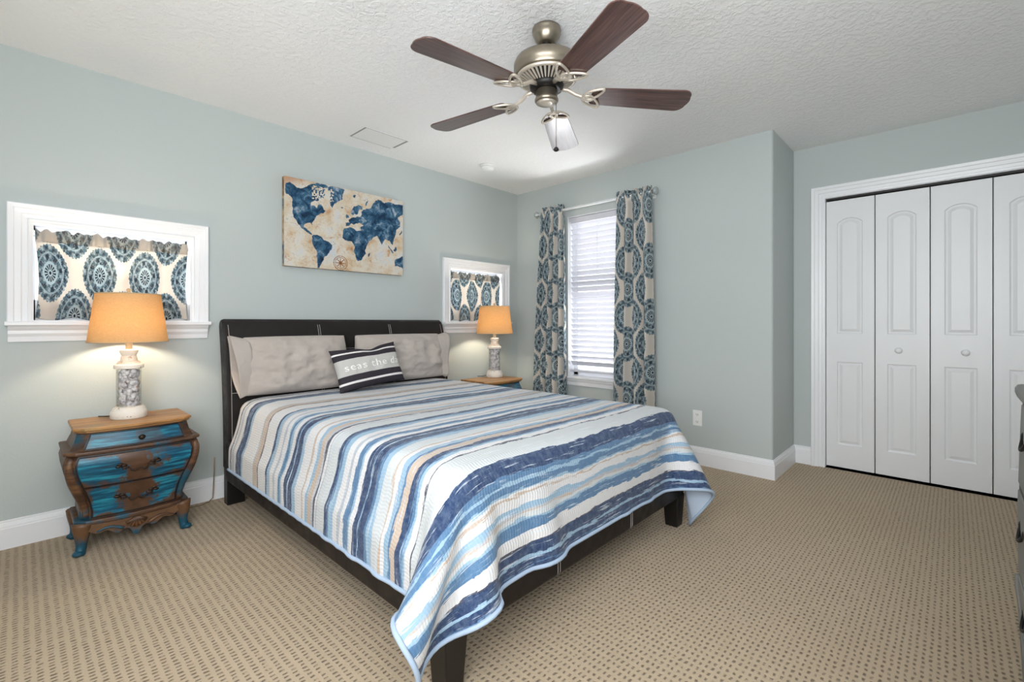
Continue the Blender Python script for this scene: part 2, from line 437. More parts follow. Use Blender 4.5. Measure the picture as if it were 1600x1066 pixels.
# window casings: profile (outward offset, height off the wall)
CP = [(0, 0), (0, .012), (.012, .014), (.016, .010), (.034, .012), (.038, .017), (.060, .019), (.064, .024), (.082, .026), (.086, .022), (.086, 0)]
def casing(u0, u1, z0, z1, P, full=False):
    loops = []
    for d, hgt in CP:
        L = [P(u0-d, z0, hgt), P(u0-d, z1+d, hgt), P(u1+d, z1+d, hgt), P(u1+d, z0, hgt)]
        loops.append(L)
    m = MB()
    vl = [[m.b.verts.new(p) for p in L] for L in loops]
    for a, c in zip(vl, vl[1:]):
        for i in range(3): m.b.faces.new((a[i], a[i+1], c[i+1], c[i]))
    return m
def small_window(n, wn, label):
    u0, u1, z0, z1 = wn
    P = lambda u, z, h: (h, u, z)
    t = thing('window_%d' % n, label, 'window', (0, (u0+u1)/2, z0), 0, None, 'structure')
    casing(u0, u1, z0, z1, P).build('casing', M['trim'], t, world=True)
    st = [(-.0, z0-.022), (.052, z0-.022), (.056, z0-.017), (.056, z0-.005), (.052, z0), (-.13, z0), (-.13, z0-.022)]
    MB().prism([(a, b) for a, b in [(0, z0-.022), (.050, z0-.022), (.055, z0-.017), (.055, z0-.004), (.051, z0+.0005), (0, z0+.0005)]], 'y', u0-.092, u1+.092).build('sill', M['trim'], t, world=True)
    ap = [(0, z0-.100), (.012, z0-.100), (.014, z0-.075), (.022, z0-.060), (.022, z0-.045), (.034, z0-.032), (.040, z0-.022), (0, z0-.022)]
    MB().prism(ap, 'y', u0-.082, u1+.082).build('apron', M['trim'], t, world=True)
    e = .006
    j = MB(); j.box(-.14, .001, u0, u0+e, z0, z1); j.box(-.14, .001, u1-e, u1, z0, z1); j.box(-.14, .001, u0+e, u1-e, z1-e, z1); j.box(-.14, .001, u0+e, u1-e, z0, z0+e)
    j.build('jamb', M['trim'], t, world=True)
    f = MB(); a0, a1, c0, c1 = u0+e, u1-e, z0+e, z1-e
    f.box(-.125, -.085, a0, a0+.007, c0, c1); f.box(-.125, -.085, a1-.007, a1, c0, c1); f.box(-.125, -.085, a0, a1, c1-.022, c1); f.box(-.125, -.085, a0, a1, c0, c0+.105)
    sf = f.build('sash', M['trim'], t, world=True)
    MB().box(-.107, -.103, a0+.007, a1-.007, c0+.105, c1-.022).build('pane', M['glass'], sf, world=True)
small_window(1, WA, 'small white-trimmed window above the near nightstand')
small_window(2, WB, 'small white-trimmed window above the far nightstand')
# tall window
t = thing('window_3', 'tall white window with blinds between patterned curtains', 'window', (.975, 0, WC[2]), 0, None, 'structure')
u0, u1, z0, z1 = WC
j = MB(); e = .008
j.box(u0, u0+e, 0, .14, z0, z1); j.box(u1-e, u1, 0, .14, z0, z1); j.box(u0+e, u1-e, 0, .14, z1-e, z1)
j.build('jamb', M['trim'], t, world=True)
MB().prism([(.13, z0-.01), (-.03, z0-.01), (-.036, z0-.004), (-.036, z0+.012), (-.03, z0+.018), (.13, z0+.018)], 'x', u0-.0, u1+.0).build('sill', M['trim'], t, world=True)
m = MB(); m.prism([(0, z0-.07), (-.012, z0-.07), (-.014, z0-.04), (-.024, z0-.02), (-.024, z0-.01), (0, z0-.01)], 'x', u0-.02, u1+.02); m.build('apron', M['trim'], t, world=True)
f = MB(); a0, a1, c0, c1 = u0+e, u1-e, z0+.018, z1-e; mid = 1.325
f.box(a0, a0+.045, .095, .135, c0, c1); f.box(a1-.045, a1, .095, .135, c0, c1); f.box(a0, a1, .095, .135, c1-.045, c1); f.box(a0, a1, .095, .135, c0, c0+.055)
f.box(a0, a1, .09, .135, mid-.025, mid+.025)
sf = f.build('sash', M['trim'], t, world=True)
p = MB(); p.box(a0+.045, a1-.045, .114, .117, c0+.055, mid-.025); p.build('pane', M['glass'], sf, world=True)
p = MB(); p.box(a0+.045, a1-.045, .114, .117, mid+.025, c1-.045); p.build('pane', M['glass'], sf, world=True)

# blinds
t = thing('window_blind', 'white slatted blind lowered in the tall window', 'blind', (.975, .045, z0))
b = MB(); b.box(a0+.005, a1-.005, .008, .075, 2.035, 2.09); b.build('headrail', M['slat'], t, world=True, bevel=.004)
s = MB(); zz = 2.015; ang = R(52)
while zz > .665:
    dy, dz = .025*math.cos(ang), .025*math.sin(ang)
    loops = []
    for x in (a0+.008, a1-.008):
        L = []
        for q in (-1, -.5, 0, .5, 1): L.append((x, .045+q*dy, zz-q*dz+.003*(1-q*q)))
        L += [(x, a_[1], a_[2]-.0028) for a_ in reversed(L)]
        loops.append(L)
    s.rings(loops); zz -= .0502
s.build('slats', M['slat'], t, world=True)
MB().box(a0+.008, a1-.008, .022, .068, .628, .648).build('bottom_rail', M['slat'], t, world=True, bevel=.003)
lc = MB()
for x in (.74, .975, 1.21):
    lc.tube([(x, .019, 2.05), (x, .019, .64)], .0013, 5); lc.tube([(x, .071, 2.05), (x, .071, .64)], .0013, 5)
lc.build('ladder_cords', M['slat'], t, world=True)
MB().tube([(.682, .004, 2.05), (.682, .002, 1.2)], .0042, 8).build('tilt_wand', M['plastic'], t, world=True)

# curtain rod
t = thing('curtain_rod', 'white curtain rod with round end knobs over the tall window', 'curtain rod', (.975, -.09, 2.155))
MB().tube([(.372, -.09, 2.155), (1.575, -.09, 2.155)], .011, 12).build('rod', M['rod'], t, True, True)
for x in (.345, 1.60):
    k = MB(); sg = -1 if x < 1 else 1
    k.rings([[(x+sg*dx, -.09+r_*math.cos(2*PI*i/20), 2.155+r_*math.sin(2*PI*i/20)) for i in range(20)] for dx, r_ in ((-.035, .012), (-.02, .014), (-.012, .028), (.0, .033), (.010, .028), (.016, .012))])
    k.build('finial', M['knobglass'], t, True, True)
for x in (.40, 1.545):
    k = MB(); k.box(x-.008, x+.008, -.09, -.004, 2.138, 2.146); k.box(x-.014, x+.014, -.006, -.0005, 2.12, 2.19); k.build('bracket', M['rod'], t, False, True)

# curtains
def curtain(name, label, xt, xb, zb, folds, ph, uoff):
    t = thing(name, label, 'curtain', ((xb[0]+xb[1])/2, -.09, zb), 0, 'medallion curtains at the tall window')
    W = (xb[1]-xb[0])*1.9
    def fn(a, c):
        z = 2.205+(zb-2.205)*c
        k = min(1, c/.06)
        e_ = c**.8
        x = (xt[0]+(xt[1]-xt[0])*a)*(1-e_)+(xb[0]+(xb[1]-xb[0])*a)*e_
        amp = (.024+.020*min(1, c*1.6))
        y = -.093-.012*c+amp*math.sin(2*PI*folds*a+ph+.5*math.sin(5*a+2*c))+.006*math.sin(2*PI*folds*2.3*a+1+3*c)
        if c < .022: y += .010*math.sin(2*PI*folds*3.1*a)              # ruffled header
        if .015 < c < .045:                                          # hugging the rod
            y = -.09+(-.016 if True else 0)+.35*(y+.093)
        x += .008*math.sin(2*PI*folds*a*1.0+1.3)*c
        return (x, y, z+(.006*math.sin(2*PI*folds*3*a) if c < .02 else 0))
    m = MB(); m.grid(fn, 120, 150, lambda a, c: (uoff+a*W, 2.205+(zb-2.205)*c))
    o = m.build('panel', M['curtain'], t, True, True)
    o.modifiers.new('thickness', 'SOLIDIFY').thickness = .0016
curtain('curtain', 'left patterned curtain panel, next to the room corner and far lamp', (.405, .672), (.300, .712), .02, 5.5, .4, 1.31)
curtain('curtain', 'right patterned curtain panel, on the wall outlet side of the window', (1.243, 1.565), (1.21, 1.61), .02, 4.2, 2.2, .12)

# valances in the small windows
def valance(wn, label, seed, nf, zb, uoff, voff):
    u0, u1, z0, z1 = wn
    t = thing('window_valance', label, 'valance', (-.04, (u0+u1)/2, z0), 0, 'medallion valances in the small windows')
    a0, a1 = u0+.012, u1-.012; zt = z1-.030
    MB().tube([(-.045, u0+.007, zt-.030), (-.045, u1-.007, zt-.030)], .006, 8).build('tension_rod', M['rod'], t, True, True)
    rnd = random.Random(seed); ph = [rnd.random()*6 for _ in range(4)]
    def yy(a, c):
        return (-.045+.010*math.sin(2*PI*nf*a+ph[0])+.006*math.sin(2*PI*nf*2.1*a+ph[1])*(1-c*.5)+.004*math.sin(2*PI*nf*.6*a+ph[2]))
    W = (a1-a0)*1.35
    def head(a, c):
        z = zt-.062*c+(.004*math.sin(2*PI*nf*2.4*a+ph[3])+.004*math.sin(2*PI*nf*3.9*a+ph[0])+.003*math.sin(2*PI*nf*1.3*a+ph[2]))*(1-c)
        bul = .010*math.sin(PI*c)
        return (-.045+.010+bul+.009*math.sin(2*PI*nf*2.6*a+ph[1])+.004*math.sin(2*PI*nf*5.1*a), a0+(a1-a0)*a, z)
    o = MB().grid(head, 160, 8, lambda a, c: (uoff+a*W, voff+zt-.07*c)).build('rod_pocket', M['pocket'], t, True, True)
    o.modifiers.new('thickness', 'SOLIDIFY').thickness = .0014
    def fall(a, c):
        z = (zt-.060)+(zb-zt+.060)*c+.008*math.sin(2*PI*nf*a+ph[2])*c*c
        sq = .012*math.sin(PI*c)
        return (yy(a, c)+.008, a0+sq+(a1-a0-2*sq)*a, z)
    o = MB().grid(fall, 160, 40, lambda a, c: (uoff+a*W, voff+zt-.06+(zb-zt+.06)*c)).build('panel', M['valance'], t, True, True)
    o.modifiers.new('thickness', 'SOLIDIFY').thickness = .0012
valance(WA, 'patterned valance in the small window above the near nightstand', 3, 4.2, WA[2]+.012, .07, .02)
valance(WB, 'patterned valance in the small window above the far nightstand', 5, 4.6, WB[2]+.012, .55, .02)

# ------------------------------------------------------------------ closet doors
def curve_mesh(splines, extrude, bev, name):
    cu = bpy.data.curves.new(name, 'CURVE'); cu.dimensions = '2D'; cu.fill_mode = 'BOTH'; cu.extrude = extrude; cu.bevel_depth = bev; cu.bevel_resolution = 1
    for pts in splines:
        sp = cu.splines.new('POLY'); sp.points.add(len(pts)-1); sp.use_cyclic_u = True
        for i, q in enumerate(pts): sp.points[i].co = (q[0], q[1], 0, 1)
    ob = bpy.data.objects.new(name, cu); C.objects.link(ob)
    dg = bpy.context.evaluated_depsgraph_get(); me = bpy.data.meshes.new_from_object(ob.evaluated_get(dg))
    bpy.data.objects.remove(ob); bpy.data.curves.remove(cu); return me
def arch(x0, x1, y0, y1, rise):
    n = 12; w_ = (x1-x0); xc = (x0+x1)/2
    rr = (w_*w_/4+rise*rise)/(2*rise); pts = [(x0, y0), (x1, y0)]
    th = math.asin(w_/2/rr)
    for i in range(n+1):
        a = th-2*th*i/n; pts.append((xc+rr*math.sin(a), y1-rr+rr*math.cos(a)))
    return pts
LW = (DO[1]-DO[0]-.012)/4; DH = 2.012
def door_leaf(i):
    x0 = DO[0]+.006+LW*i; w_ = LW-.004
    lab = ['leftmost white closet door leaf, beside the casing', 'white closet door leaf with a knob, second from the left', 'white closet door leaf with a knob, third from the left', 'white closet door leaf partly behind the dresser'][i]
    t = thing('door_%d' % (i+1), lab, 'door', (x0, AD+.02, .012), 0, None, 'structure')
    hgt = DH-.014
    MB().box(0, w_, .018, .036, 0, hgt).build('core', M['door'], t)
    up = arch(.068, w_-.068, 1.0, 1.86, .035); lo = [(.068, .17), (w_-.068, .17), (w_-.068, .79), (.068, .79)]
    me = curve_mesh([[(.003, .003), (w_-.003, .003), (w_-.003, hgt-.003), (.003, hgt-.003)], up, lo], .006, .0015, 'frame')
    o = put('frame', me, M['door'], t); o.rotation_euler = (R(90), 0, 0); o.location = (0, .0095, 0)
    for (a0_, a1_, b0_, b1_, rise) in ((.068, w_-.068, 1.0, 1.86, .035), (.068, w_-.068, .17, .79, 0)):
        loops = []
        for d, dep in ((0, .0030), (.004, .010), (.010, .0125), (.015, .0125), (.034, .0045), (.036, .0045)):
            if rise: L = arch(a0_+d, a1_-d, b0_+d, b1_-d, rise*(a1_-a0_-2*d)/(a1_-a0_))
            else: L = [(a0_+d, b0_+d), (a1_-d, b0_+d), (a1_-d, b1_-d), (a0_+d, b1_-d)]
            loops.append([(q[0], dep, q[1]) for q in L])
        MB().rings(loops, True, (False, True)).build('raised_panel', M['door'], t)
    if i in (1, 2):
        kx = [0, 3.06-x0, 3.394-x0][i]; k = MB()
        k.rings([[(kx+r_*math.cos(2*PI*q/20), y_, .888+r_*math.sin(2*PI*q/20)) for q in range(20)] for y_, r_ in ((.002, .010), (-.008, .009), (-.013, .017), (-.022, .021), (-.030, .018), (-.034, .008))])
        k.build('knob', M['door'], t, True)
for i in range(4): door_leaf(i)
t = thing('trim_1', 'white moulded casing around the closet doors', 'trim', (3.22, AD, 0), 0, None, 'structure')
casing(DO[0], DO[1], 0, DO[3], lambda u, z, h: (u, AD-h, z)).build('casing', M['trim'], t, world=True)
j = MB(); j.box(DO[0], DO[0]+.004, AD-.001, AD+.11, 0, DO[3]); j.box(DO[1]-.004, DO[1], AD-.001, AD+.11, 0, DO[3]); j.box(DO[0]+.004, DO[1]-.004, AD-.001, AD+.11, DO[3]-.004, DO[3])
j.build('jamb', M['trim'], t, world=True)
MB().box(DO[0]+.01, DO[1]-.01, AD+.024, AD+.05, DO[3]-.018, DO[3]-.004).build('track', M['blackm'], t, world=True)

# ------------------------------------------------------------------ ceiling and wall fittings
t = thing('ceiling_vent', 'white flush rectangular vent cover on the ceiling', 'vent', (.295, -1.80, H))
MB().box(.185, .405, -1.975, -1.625, H-.004, H).build('cover', M['plastic'], t, world=True, bevel=.002)
k = MB(); k.box(.185, .405, -1.975, -1.962, H-.0048, H-.004); k.box(.215, .405, -1.640, -1.625, H-.0048, H-.004); k.box(.401, .405, -1.962, -1.64, H-.0048, H-.004); k.box(.185, .188, -1.962, -1.64, H-.0048, H-.004)
k.build('slot', M['dark'].copy(), t, world=True)
kd = bpy.data.objects['slot'].data.materials[0]; kd.name = 'grey_slot_shadow_gap'
M['slotgrey'] = plain('grey_metal_slot', (150, 150, 150), .5); bpy.data.objects['slot'].data.materials[0] = M['slotgrey']
t = thing('smoke_detector', 'round white smoke detector on the ceiling near the corner', 'smoke detector', (.44, -.85, H))
MB().lathe([(.062, 0), (.062, -.012), (.056, -.016)], 32).build('base', M['plastic'], t, True)
MB().lathe([(.056, -.016), (.055, -.034), (.046, -.044), (.02, -.047)], 32).build('cover', M['plastic'], t, True)
t = thing('wall_outlet', 'white electrical outlet low on the window wall', 'outlet', (1.899, 0, .357))
MB().box(-.036, .036, -.006, 0, -.06, .06).build('plate', M['plastic'], t, bevel=.003)
for dz in (-.028, .028):
    q = MB(); q.rings([[(.016*math.cos(2*PI*i/16), y_, dz+.014*math.sin(2*PI*i/16)) for i in range(16)] for y_ in (-.005, -.0085)]); q = q.build('socket', M['plastic'], t)
    s = MB(); s.box(-.0075, -.005, -.0092, -.008, dz-.004, dz+.006); s.box(.005, .0075, -.0092, -.008, dz-.004, dz+.006); s.box(-.002, .002, -.0092, -.008, dz-.010, dz-.006); s.build('slots', M['dark'], q)

# ------------------------------------------------------------------ ceiling fan
FX, FY, FZ = 1.985, -1.950, H
t = fan = thing('ceiling_fan', 'five-blade walnut and pewter ceiling fan', 'ceiling fan', (FX, FY, FZ))
MB().lathe([(.052, 0), (.064, -.004), (.066, -.016), (.062, -.022), (.064, -.030), (.054, -.052), (.042, -.070), (.036, -.074)], 40).build('canopy', M['nickel'], t, True)
MB().lathe([(.020, -.06), (.024, -.075), (.026, -.09), (.024, -.130), (.030, -.136)], 24).build('downrod', M['blackm'], t, True)
MB().lathe([(.03, -.132), (.070, -.135), (.120, -.142), (.143, -.155), (.150, -.172), (.150, -.198), (.144, -.207), (.146, -.216), (.136, -.227), (.1, -.227)], 56).build('motor_housing', M['nickel'], t, True)
MB().lathe([(.132, -.226), (.128, -.231), (.072, -.259), (.06, -.259)], 48, caps=(False, True)).build('vent_backing', M['dark'], t, True)
v = MB()
for i in range(40):
    a = 2*PI*i/40
    c, s_ = math.cos(a), math.sin(a); px, py = -s_, c
    def q(r, z, wd): return (r*c+wd*px, r*s_+wd*py, z-.0155)
    v.rings([[q(.128, -.2165, -.005), q(.128, -.2165, .005), q(.128, -.2225, .005), q(.128, -.2225, -.005)], [q(.078, -.240, -.003), q(.078, -.240, .003), q(.078, -.247, .003), q(.078, -.247, -.003)]])
v.build('vent_ribs', M['nickel_l'], t)
MB().lathe([(.137, -.225), (.139, -.234), (.128, -.239), (.122, -.236), (.122, -.230)], 48, caps=(False, False)).build('vent_rim', M['nickel_l'], t, True)
MB().lathe([(.074, -.254), (.078, -.262), (.074, -.280), (.060, -.286), (.05, -.286)], 40).build('flywheel', M['blackm'], t, True)
sw = MB().lathe([(.044, -.284), (.050, -.290), (.050, -.322), (.054, -.326), (.054, -.334), (.048, -.342), (.02, -.345)], 36).build('switch_housing', M['nickel'], t, True)
MB().lathe([(.047, -.3425), (.02, -.3456), (.003, -.3458)], 32).build('bottom_cap', M['nickel_l'], sw, True)
MB().tube([(0.032, .03, -.335), (.032, .03, -.545)], .0016, 6).build('pull_chain', M['nickel'], t, True)
MB().lathe([(.003, -.543), (.009, -.547), (.013, -.555), (.010, -.561), (.003, -.564)], 16, (.032, .03)).build('chain_knob', M['blackm'], t, True)
BZ = -.312
def blade_mesh():
    # outline in local x (radius) / y
    o_ = [(.205, -.046), (.215, -.056), (.235, -.060), (.40, -.068)]+[(.618+.044*math.sin(q), -.033-.044*math.cos(q)) for q in [i_*PI/14 for i_ in range(8)]]
    o_ += [(.662+.007*math.sin(PI*q), -.033+.066*q) for q in (.2, .4, .6, .8)]+[(.618+.044*math.cos(q), .033+.044*math.sin(q)) for q in [i_*PI/14 for i_ in range(8)]]+[(.40, .068), (.235, .060), (.215, .056), (.205, .046)]
    m = MB(); m.prism(o_, 'z', -.003, .003)
    return m
def iron_mesh():
    m = MB()
    m.tube([(.062, 0, .028), (.10, 0, .024), (.135, 0, .004), (.165, 0, -.006), (.185, 0, -.008)], [.011, .010, .009, .008, .006], 10)
    for sg in (-1, 1):                       # two splayed leaves
        pts = []
        for i in range(28):
            a = 2*PI*i/28; ex, ey = .052*math.cos(a), .024*math.sin(a)*(1-.35*math.cos(a))
            an = sg*R(42); cx_, cy_ = .178+.046*math.cos(an), .046*math.sin(an)
            pts.append((cx_+ex*math.cos(an)-ey*math.sin(an), cy_+ex*math.sin(an)+ey*math.cos(an), -.009))
        m.tube(pts, .006, 8, True)
    pts = [(.190+.026*math.cos(2*PI*i/22), .018*math.sin(2*PI*i/22), -.010) for i in range(22)]
    m.tube(pts, .0056, 8, True)
    return m
th0 = R(263)
im = bm_ = None
for k in range(5):
    a = th0-k*R(72)
    arm = iron_mesh().build('blade_iron', M['nickel_l'], t, True) if im is None else bpy.data.objects.new('blade_iron', im)
    if im is None: im = arm.data
    else: C.objects.link(arm); arm.parent = t
    arm.rotation_euler = (R(-8), R(1.2), a); arm.location = (0, 0, BZ+.012)
    bl = blade_mesh().build('blade', M['blade'], t, bevel=.0015) if bm_ is None else bpy.data.objects.new('blade', bm_)
    if bm_ is None: bm_ = bl.data
    else:
        C.objects.link(bl); bl.parent = t; b = bl.modifiers.new('bevel', 'BEVEL'); b.width = .0015; b.limit_method = 'ANGLE'
    bl.rotation_euler = (R(-8), R(1.2), a); bl.location = (0, 0, BZ+.012)

# ------------------------------------------------------------------ wall art
hm = [0.0007823890229725686, 9.966739146147396e-06, -0.1064696909287193, -0.0002607768545086057, 0.001238690058915877, -0.07008377964918779, -0.0001508911430780766, -7.079473932403315e-06]
def hmap(x, y):
    d = hm[6]*x+hm[7]*y+1; return ((hm[0]*x+hm[1]*y+hm[2])/d, (hm[3]*x+hm[4]*y+hm[5])/d)
LAND = [
 [(148,150),(185,140),(215,165),(250,190),(300,195),(330,175),(350,165),(400,150),(440,150),(500,165),(520,180),(480,215),(490,250),(480,290),(455,270),(440,300),(420,310),(395,300),(365,320),(360,345),(400,350),(415,370),(425,340),(455,335),(470,365),(490,395),(470,410),(440,420),(415,440),(400,460),(385,480),(370,500),(378,525),(360,500),(330,500),(305,510),(300,530),(318,550),(340,565),(365,590),(375,605),(350,595),(310,565),(280,545),(255,510),(235,480),(215,450),(203,410),(210,370),(200,330),(205,290),(195,270),(170,250),(150,240),(140,215)],
 [(510,190),(550,175),(600,185),(665,205),(645,250),(640,290),(600,310),(570,330),(550,365),(535,345),(530,310),(540,280),(530,240),(515,215)],
 [(375,610),(410,600),(450,620),(475,650),(510,665),(550,690),(545,720),(525,750),(505,780),(480,795),(465,830),(445,860),(435,893),(415,893),(415,850),(410,790),(410,740),(385,710),(368,660)],
 [(650,550),(700,535),(730,545),(760,565),(815,570),(830,600),(850,640),(880,650),(850,700),(835,740),(840,770),(815,800),(800,830),(765,832),(750,790),(735,740),(745,700),(715,660),(665,655),(635,625),(640,580)],
 [(665,525),(668,495),(700,495),(690,470),(720,450),(750,445),(800,440),(815,420),(805,395),(850,370),(890,370),(905,340),(925,310),(960,285),(990,305),(1010,320),(1060,310),(1100,330),(1180,340),(1180,420),(1160,430),(1130,450),(1150,490),(1150,530),(1115,560),(1110,600),(1095,640),(1080,690),(1060,665),(1035,650),(1010,640),(985,690),(965,650),(945,610),(915,620),(890,650),(850,660),(835,620),(820,580),(800,560),(795,530),(825,520),(800,500),(760,500),(740,515),(720,500),(700,520)],
 [(720,420),(715,395),(740,355),(780,340),(815,355),(820,380),(790,380),(780,410),(765,430),(750,420),(735,430)],
 [(668,440),(680,415),(695,430),(698,455),(672,458)], [(625,355),(648,355),(645,370),(628,368)], [(845,345),(850,310),(870,292),(862,320),(858,345)],
 [(862,800),(860,775),(882,755),(870,795)], [(1095,880),(1098,820),(1130,810),(1150,800),(1170,790),(1174,905),(1150,890),(1120,875)],
 [(1040,690),(1055,715),(1090,760),(1080,765),(1045,715)], [(1085,740),(1110,710),(1120,730),(1100,755)], [(1140,600),(1155,580),(1160,560),(1165,575),(1150,605)], [(740,255),(760,250),(755,275),(735,270)]]
LANDUV = [[hmap(*q) for q in pl] for pl in LAND]
AY0, AY1, AZ0, AZ1, AT = -2.372, -1.432, 1.482, 2.092, .040
def inpoly(pl, X, Y):
    r = np.zeros(X.shape, bool); n = len(pl)
    for i in range(n):
        x1, y1 = pl[i]; x2, y2 = pl[(i+1) % n]
        if y1 == y2: continue
        c = ((Y >= min(y1, y2)) & (Y < max(y1, y2)) & (X < (x2-x1)*(Y-y1)/(y2-y1)+x1)); r ^= c
    return r
def art():
    t = thing('wall_art', 'canvas world map print in blue and parchment above the bed', 'wall art', (0, (AY0+AY1)/2, AZ0))
    nu, nv = 330, 214
    m = MB(); m.grid(lambda a, c: (AT+.0004, AY0+(AY1-AY0)*a, AZ1+(AZ0-AZ1)*c), nu, nv, lambda a, c: (a, c))
    o = m.build('printed_face', None, t, False, True)
    me = o.data; n = len(me.vertices); co = np.empty(n*3); me.vertices.foreach_get('co', co); co = co.reshape(-1, 3)
    U = (co[:, 1]+(AY1-AY0)/2)/(AY1-AY0); V = 1-co[:, 2]/(AZ1-AZ0)
    rs = np.array([noise.noise(Vector((u*40, v_*26, 0))) for u, v_ in zip(U, V)]); rs2 = np.array([noise.noise(Vector((u*40, v_*26, 7))) for u, v_ in zip(U, V)])
    Uw = U+.006*rs; Vw = V+.009*rs2
    land = np.zeros(n, bool)
    for pl in LANDUV: land |= inpoly(pl, Uw, Vw)
    arctic = (U > .2) & (U < .37) & (V > .04) & (V < .25); fine = np.array([noise.noise(Vector((u*75, v_*50, 3))) for u, v_ in zip(U, V)])
    land = np.where(arctic & (V < .2), land & (fine > .0), land)
    for nm, arr in (('land', land.astype(np.float32)),):
        at = me.attributes.new(nm, 'FLOAT', 'POINT'); at.data.foreach_set('value', arr)
    # compass rose lines
    cu, cv = hmap(617, 850); dx = (U-cu)*(AY1-AY0); dy = (V-cv)*(AZ1-AZ0); rr = np.hypot(dx, dy); tt = np.arctan2(dy, dx)
    star = (rr < .012+.026*np.abs(np.cos(4*tt))**6) | (np.abs(rr-.052) < .0022) | (np.abs(rr-.040) < .0016)
    at = me.attributes.new('compass', 'FLOAT', 'POINT'); at.data.foreach_set('value', star.astype(np.float32))
    T = NT('printed_map_canvas'); uv = T.coord('UV'); uvs = T.scale(uv, (1.54, 1, 1))
    la = T.n('ShaderNodeAttribute', attribute_name='land').outputs['Fac']; cp = T.n('ShaderNodeAttribute', attribute_name='compass').outputs['Fac']
    n1 = T.noise(uvs, 4.5, 4, .6); n2 = T.noise(uvs, 9, 5, .7, .8); n3 = T.noise(uvs, 60, 3, .6)
    sea = T.ramp(n1, [(.34, lin((200, 202, 204))), (.46, lin((210, 202, 188))), (.58, lin((202, 184, 158))), (.70, lin((186, 144, 108)))])
    sea = T.mix(T.math('MULTIPLY', T.step(n2, .58, .68), .7), sea, lin((178, 118, 76)))
    lines = T.math('LESS_THAN', T.math('ABSOLUTE', T.math('SUBTRACT', T.noise(uvs, 7, 2, .5, 2.), .5)), .006)
    sea = T.mix(T.math('MULTIPLY', lines, .45), sea, lin((120, 104, 92)))
    # darker brown worn corner at top left
    u_, v_, _ = T.sep(uv)
    cor = T.math('SUBTRACT', 1., T.step(T.math('ADD', u_, T.math('MULTIPLY', v_, 1.6)), .05, .28))
    sea = T.mix(T.math('MULTIPLY', cor, .8), sea, lin((172, 124, 82)))
    lnd = T.ramp(n2, [(.32, lin((22, 34, 56))), (.44, lin((32, 66, 94))), (.56, lin((64, 104, 132))), (.70, lin((168, 178, 190)))])
    lnd = T.mix(T.math('MULTIPLY', T.step(n3, .5, .75), .35), lnd, lin((20, 32, 52)))
    c = T.mix(T.step(la, .3, .7), sea, lnd); c = T.mix(T.step(cp, .3, .7), c, lin((132, 84, 52)))
    me.materials.append(T.done(T.bsdf(c, .75, 0, T.bump(T.noise(T.scale(uv, (600, 400, 1)), 1, 1), .1, .002), .2)))
    T = NT('canvas_edge_print'); co_ = T.coord()
    c = T.ramp(T.noise(co_, 8, 4), [(.35, lin((120, 92, 66))), (.5, lin((196, 176, 148))), (.65, lin((90, 104, 116)))])
    MB().box(.002, AT, AY0, AY1, AZ0, AZ1).build('stretched_canvas', T.done(T.bsdf(c, .8)), t, world=True, bevel=.003)
art()

# ------------------------------------------------------------------ bed
bed = thing('bed', 'queen bed frame upholstered in dark brown leather', 'bed', (1.2, -1.935, 0))
HY0, HY1 = -2.755, -1.075
prof = [(.060, .22), (.185, .22), (.190, .30), (.186, .50), (.178, .68), (.164, .82), (.146, .94), (.124, 1.03), (.108, 1.075), (.094, 1.102), (.072, 1.116), (.050, 1.114), (.034, 1.100), (.028, 1.078), (.034, 1.04), (.052, .95), (.075, .82), (.100, .62), (.112, .45), (.116, .30)]
prof[0] = (.118, .22)
hb = MB(); loops = []
for y, sh in ((HY0, .010), (HY0+.006, .003), (HY0+.014, 0), (HY1-.014, 0), (HY1-.006, .003), (HY1, .010)):
    cx_ = sum(p_[0] for p_ in prof)/len(prof)
    L = []
    for (x, z) in prof:
        L.append((x+(.105-x)*sh*3, y, z-(sh if z > 1.0 else 0)))
    loops.append(L)
hb.rings(loops)
o = hb.build('headboard', M['leather'], bed, world=True); autosmooth(o, 30)
hb_o = o
def front_x(z):
    f = prof[1:12]
    for (x1, z1), (x2, z2) in zip(f, f[1:]):
        if z1 <= z <= z2: return x1+(x2-x1)*(z-z1)/(z2-z1)
    return f[-1][0]
for y in (-2.173, -2.159, -1.610, -1.596, HY0+.028, HY1-.028):
    MB().tube([(front_x(z)+.0015, y, z) for z in [.30+.02*i for i in range(40)]], .0018, 5).build('stitching', M['stitch'], hb_o, True, True)
for z in (.909, .667):
    MB().tube([(front_x(z)+.001, HY0+.03+(HY1-HY0-.06)*i/6, z) for i in range(7)], .0016, 5).build('stitching', M['stitch'], hb_o, True, True)
def leg(x0, x1, y0, y1, z1, tp):
    m = MB(); m.rings([[(x0+tp, y0+tp, 0), (x1-tp, y0+tp, 0), (x1-tp, y1-tp, 0), (x0+tp, y1-tp, 0)], [(x0, y0, z1), (x1, y0, z1), (x1, y1, z1), (x0, y1, z1)]])
    m.build('leg', M['leg'], bed, world=True, bevel=.004)
leg(.120, .188, HY0+.002, HY0+.10, .24, .001); leg(.120, .188, HY1-.10, HY1-.002, .24, .001)
RY0, RY1, RX1 = -2.765, -1.125, 2.275
leg(RX1-.085, RX1+.002, RY0-.002, RY0+.085, .17, .010); leg(RX1-.085, RX1+.002, RY1-.085, RY1+.002, .17, .010)
ra = MB(); ra.box(.187, RX1-.06, RY0, RY0+.055, .155, .385); ra.build('side_rail', M['leather'], bed, world=True, bevel=.014, seg=3)
ra = MB(); ra.box(.187, RX1-.06, RY1-.055, RY1, .155, .385); ra.build('side_rail', M['leather'], bed, world=True, bevel=.014, seg=3)
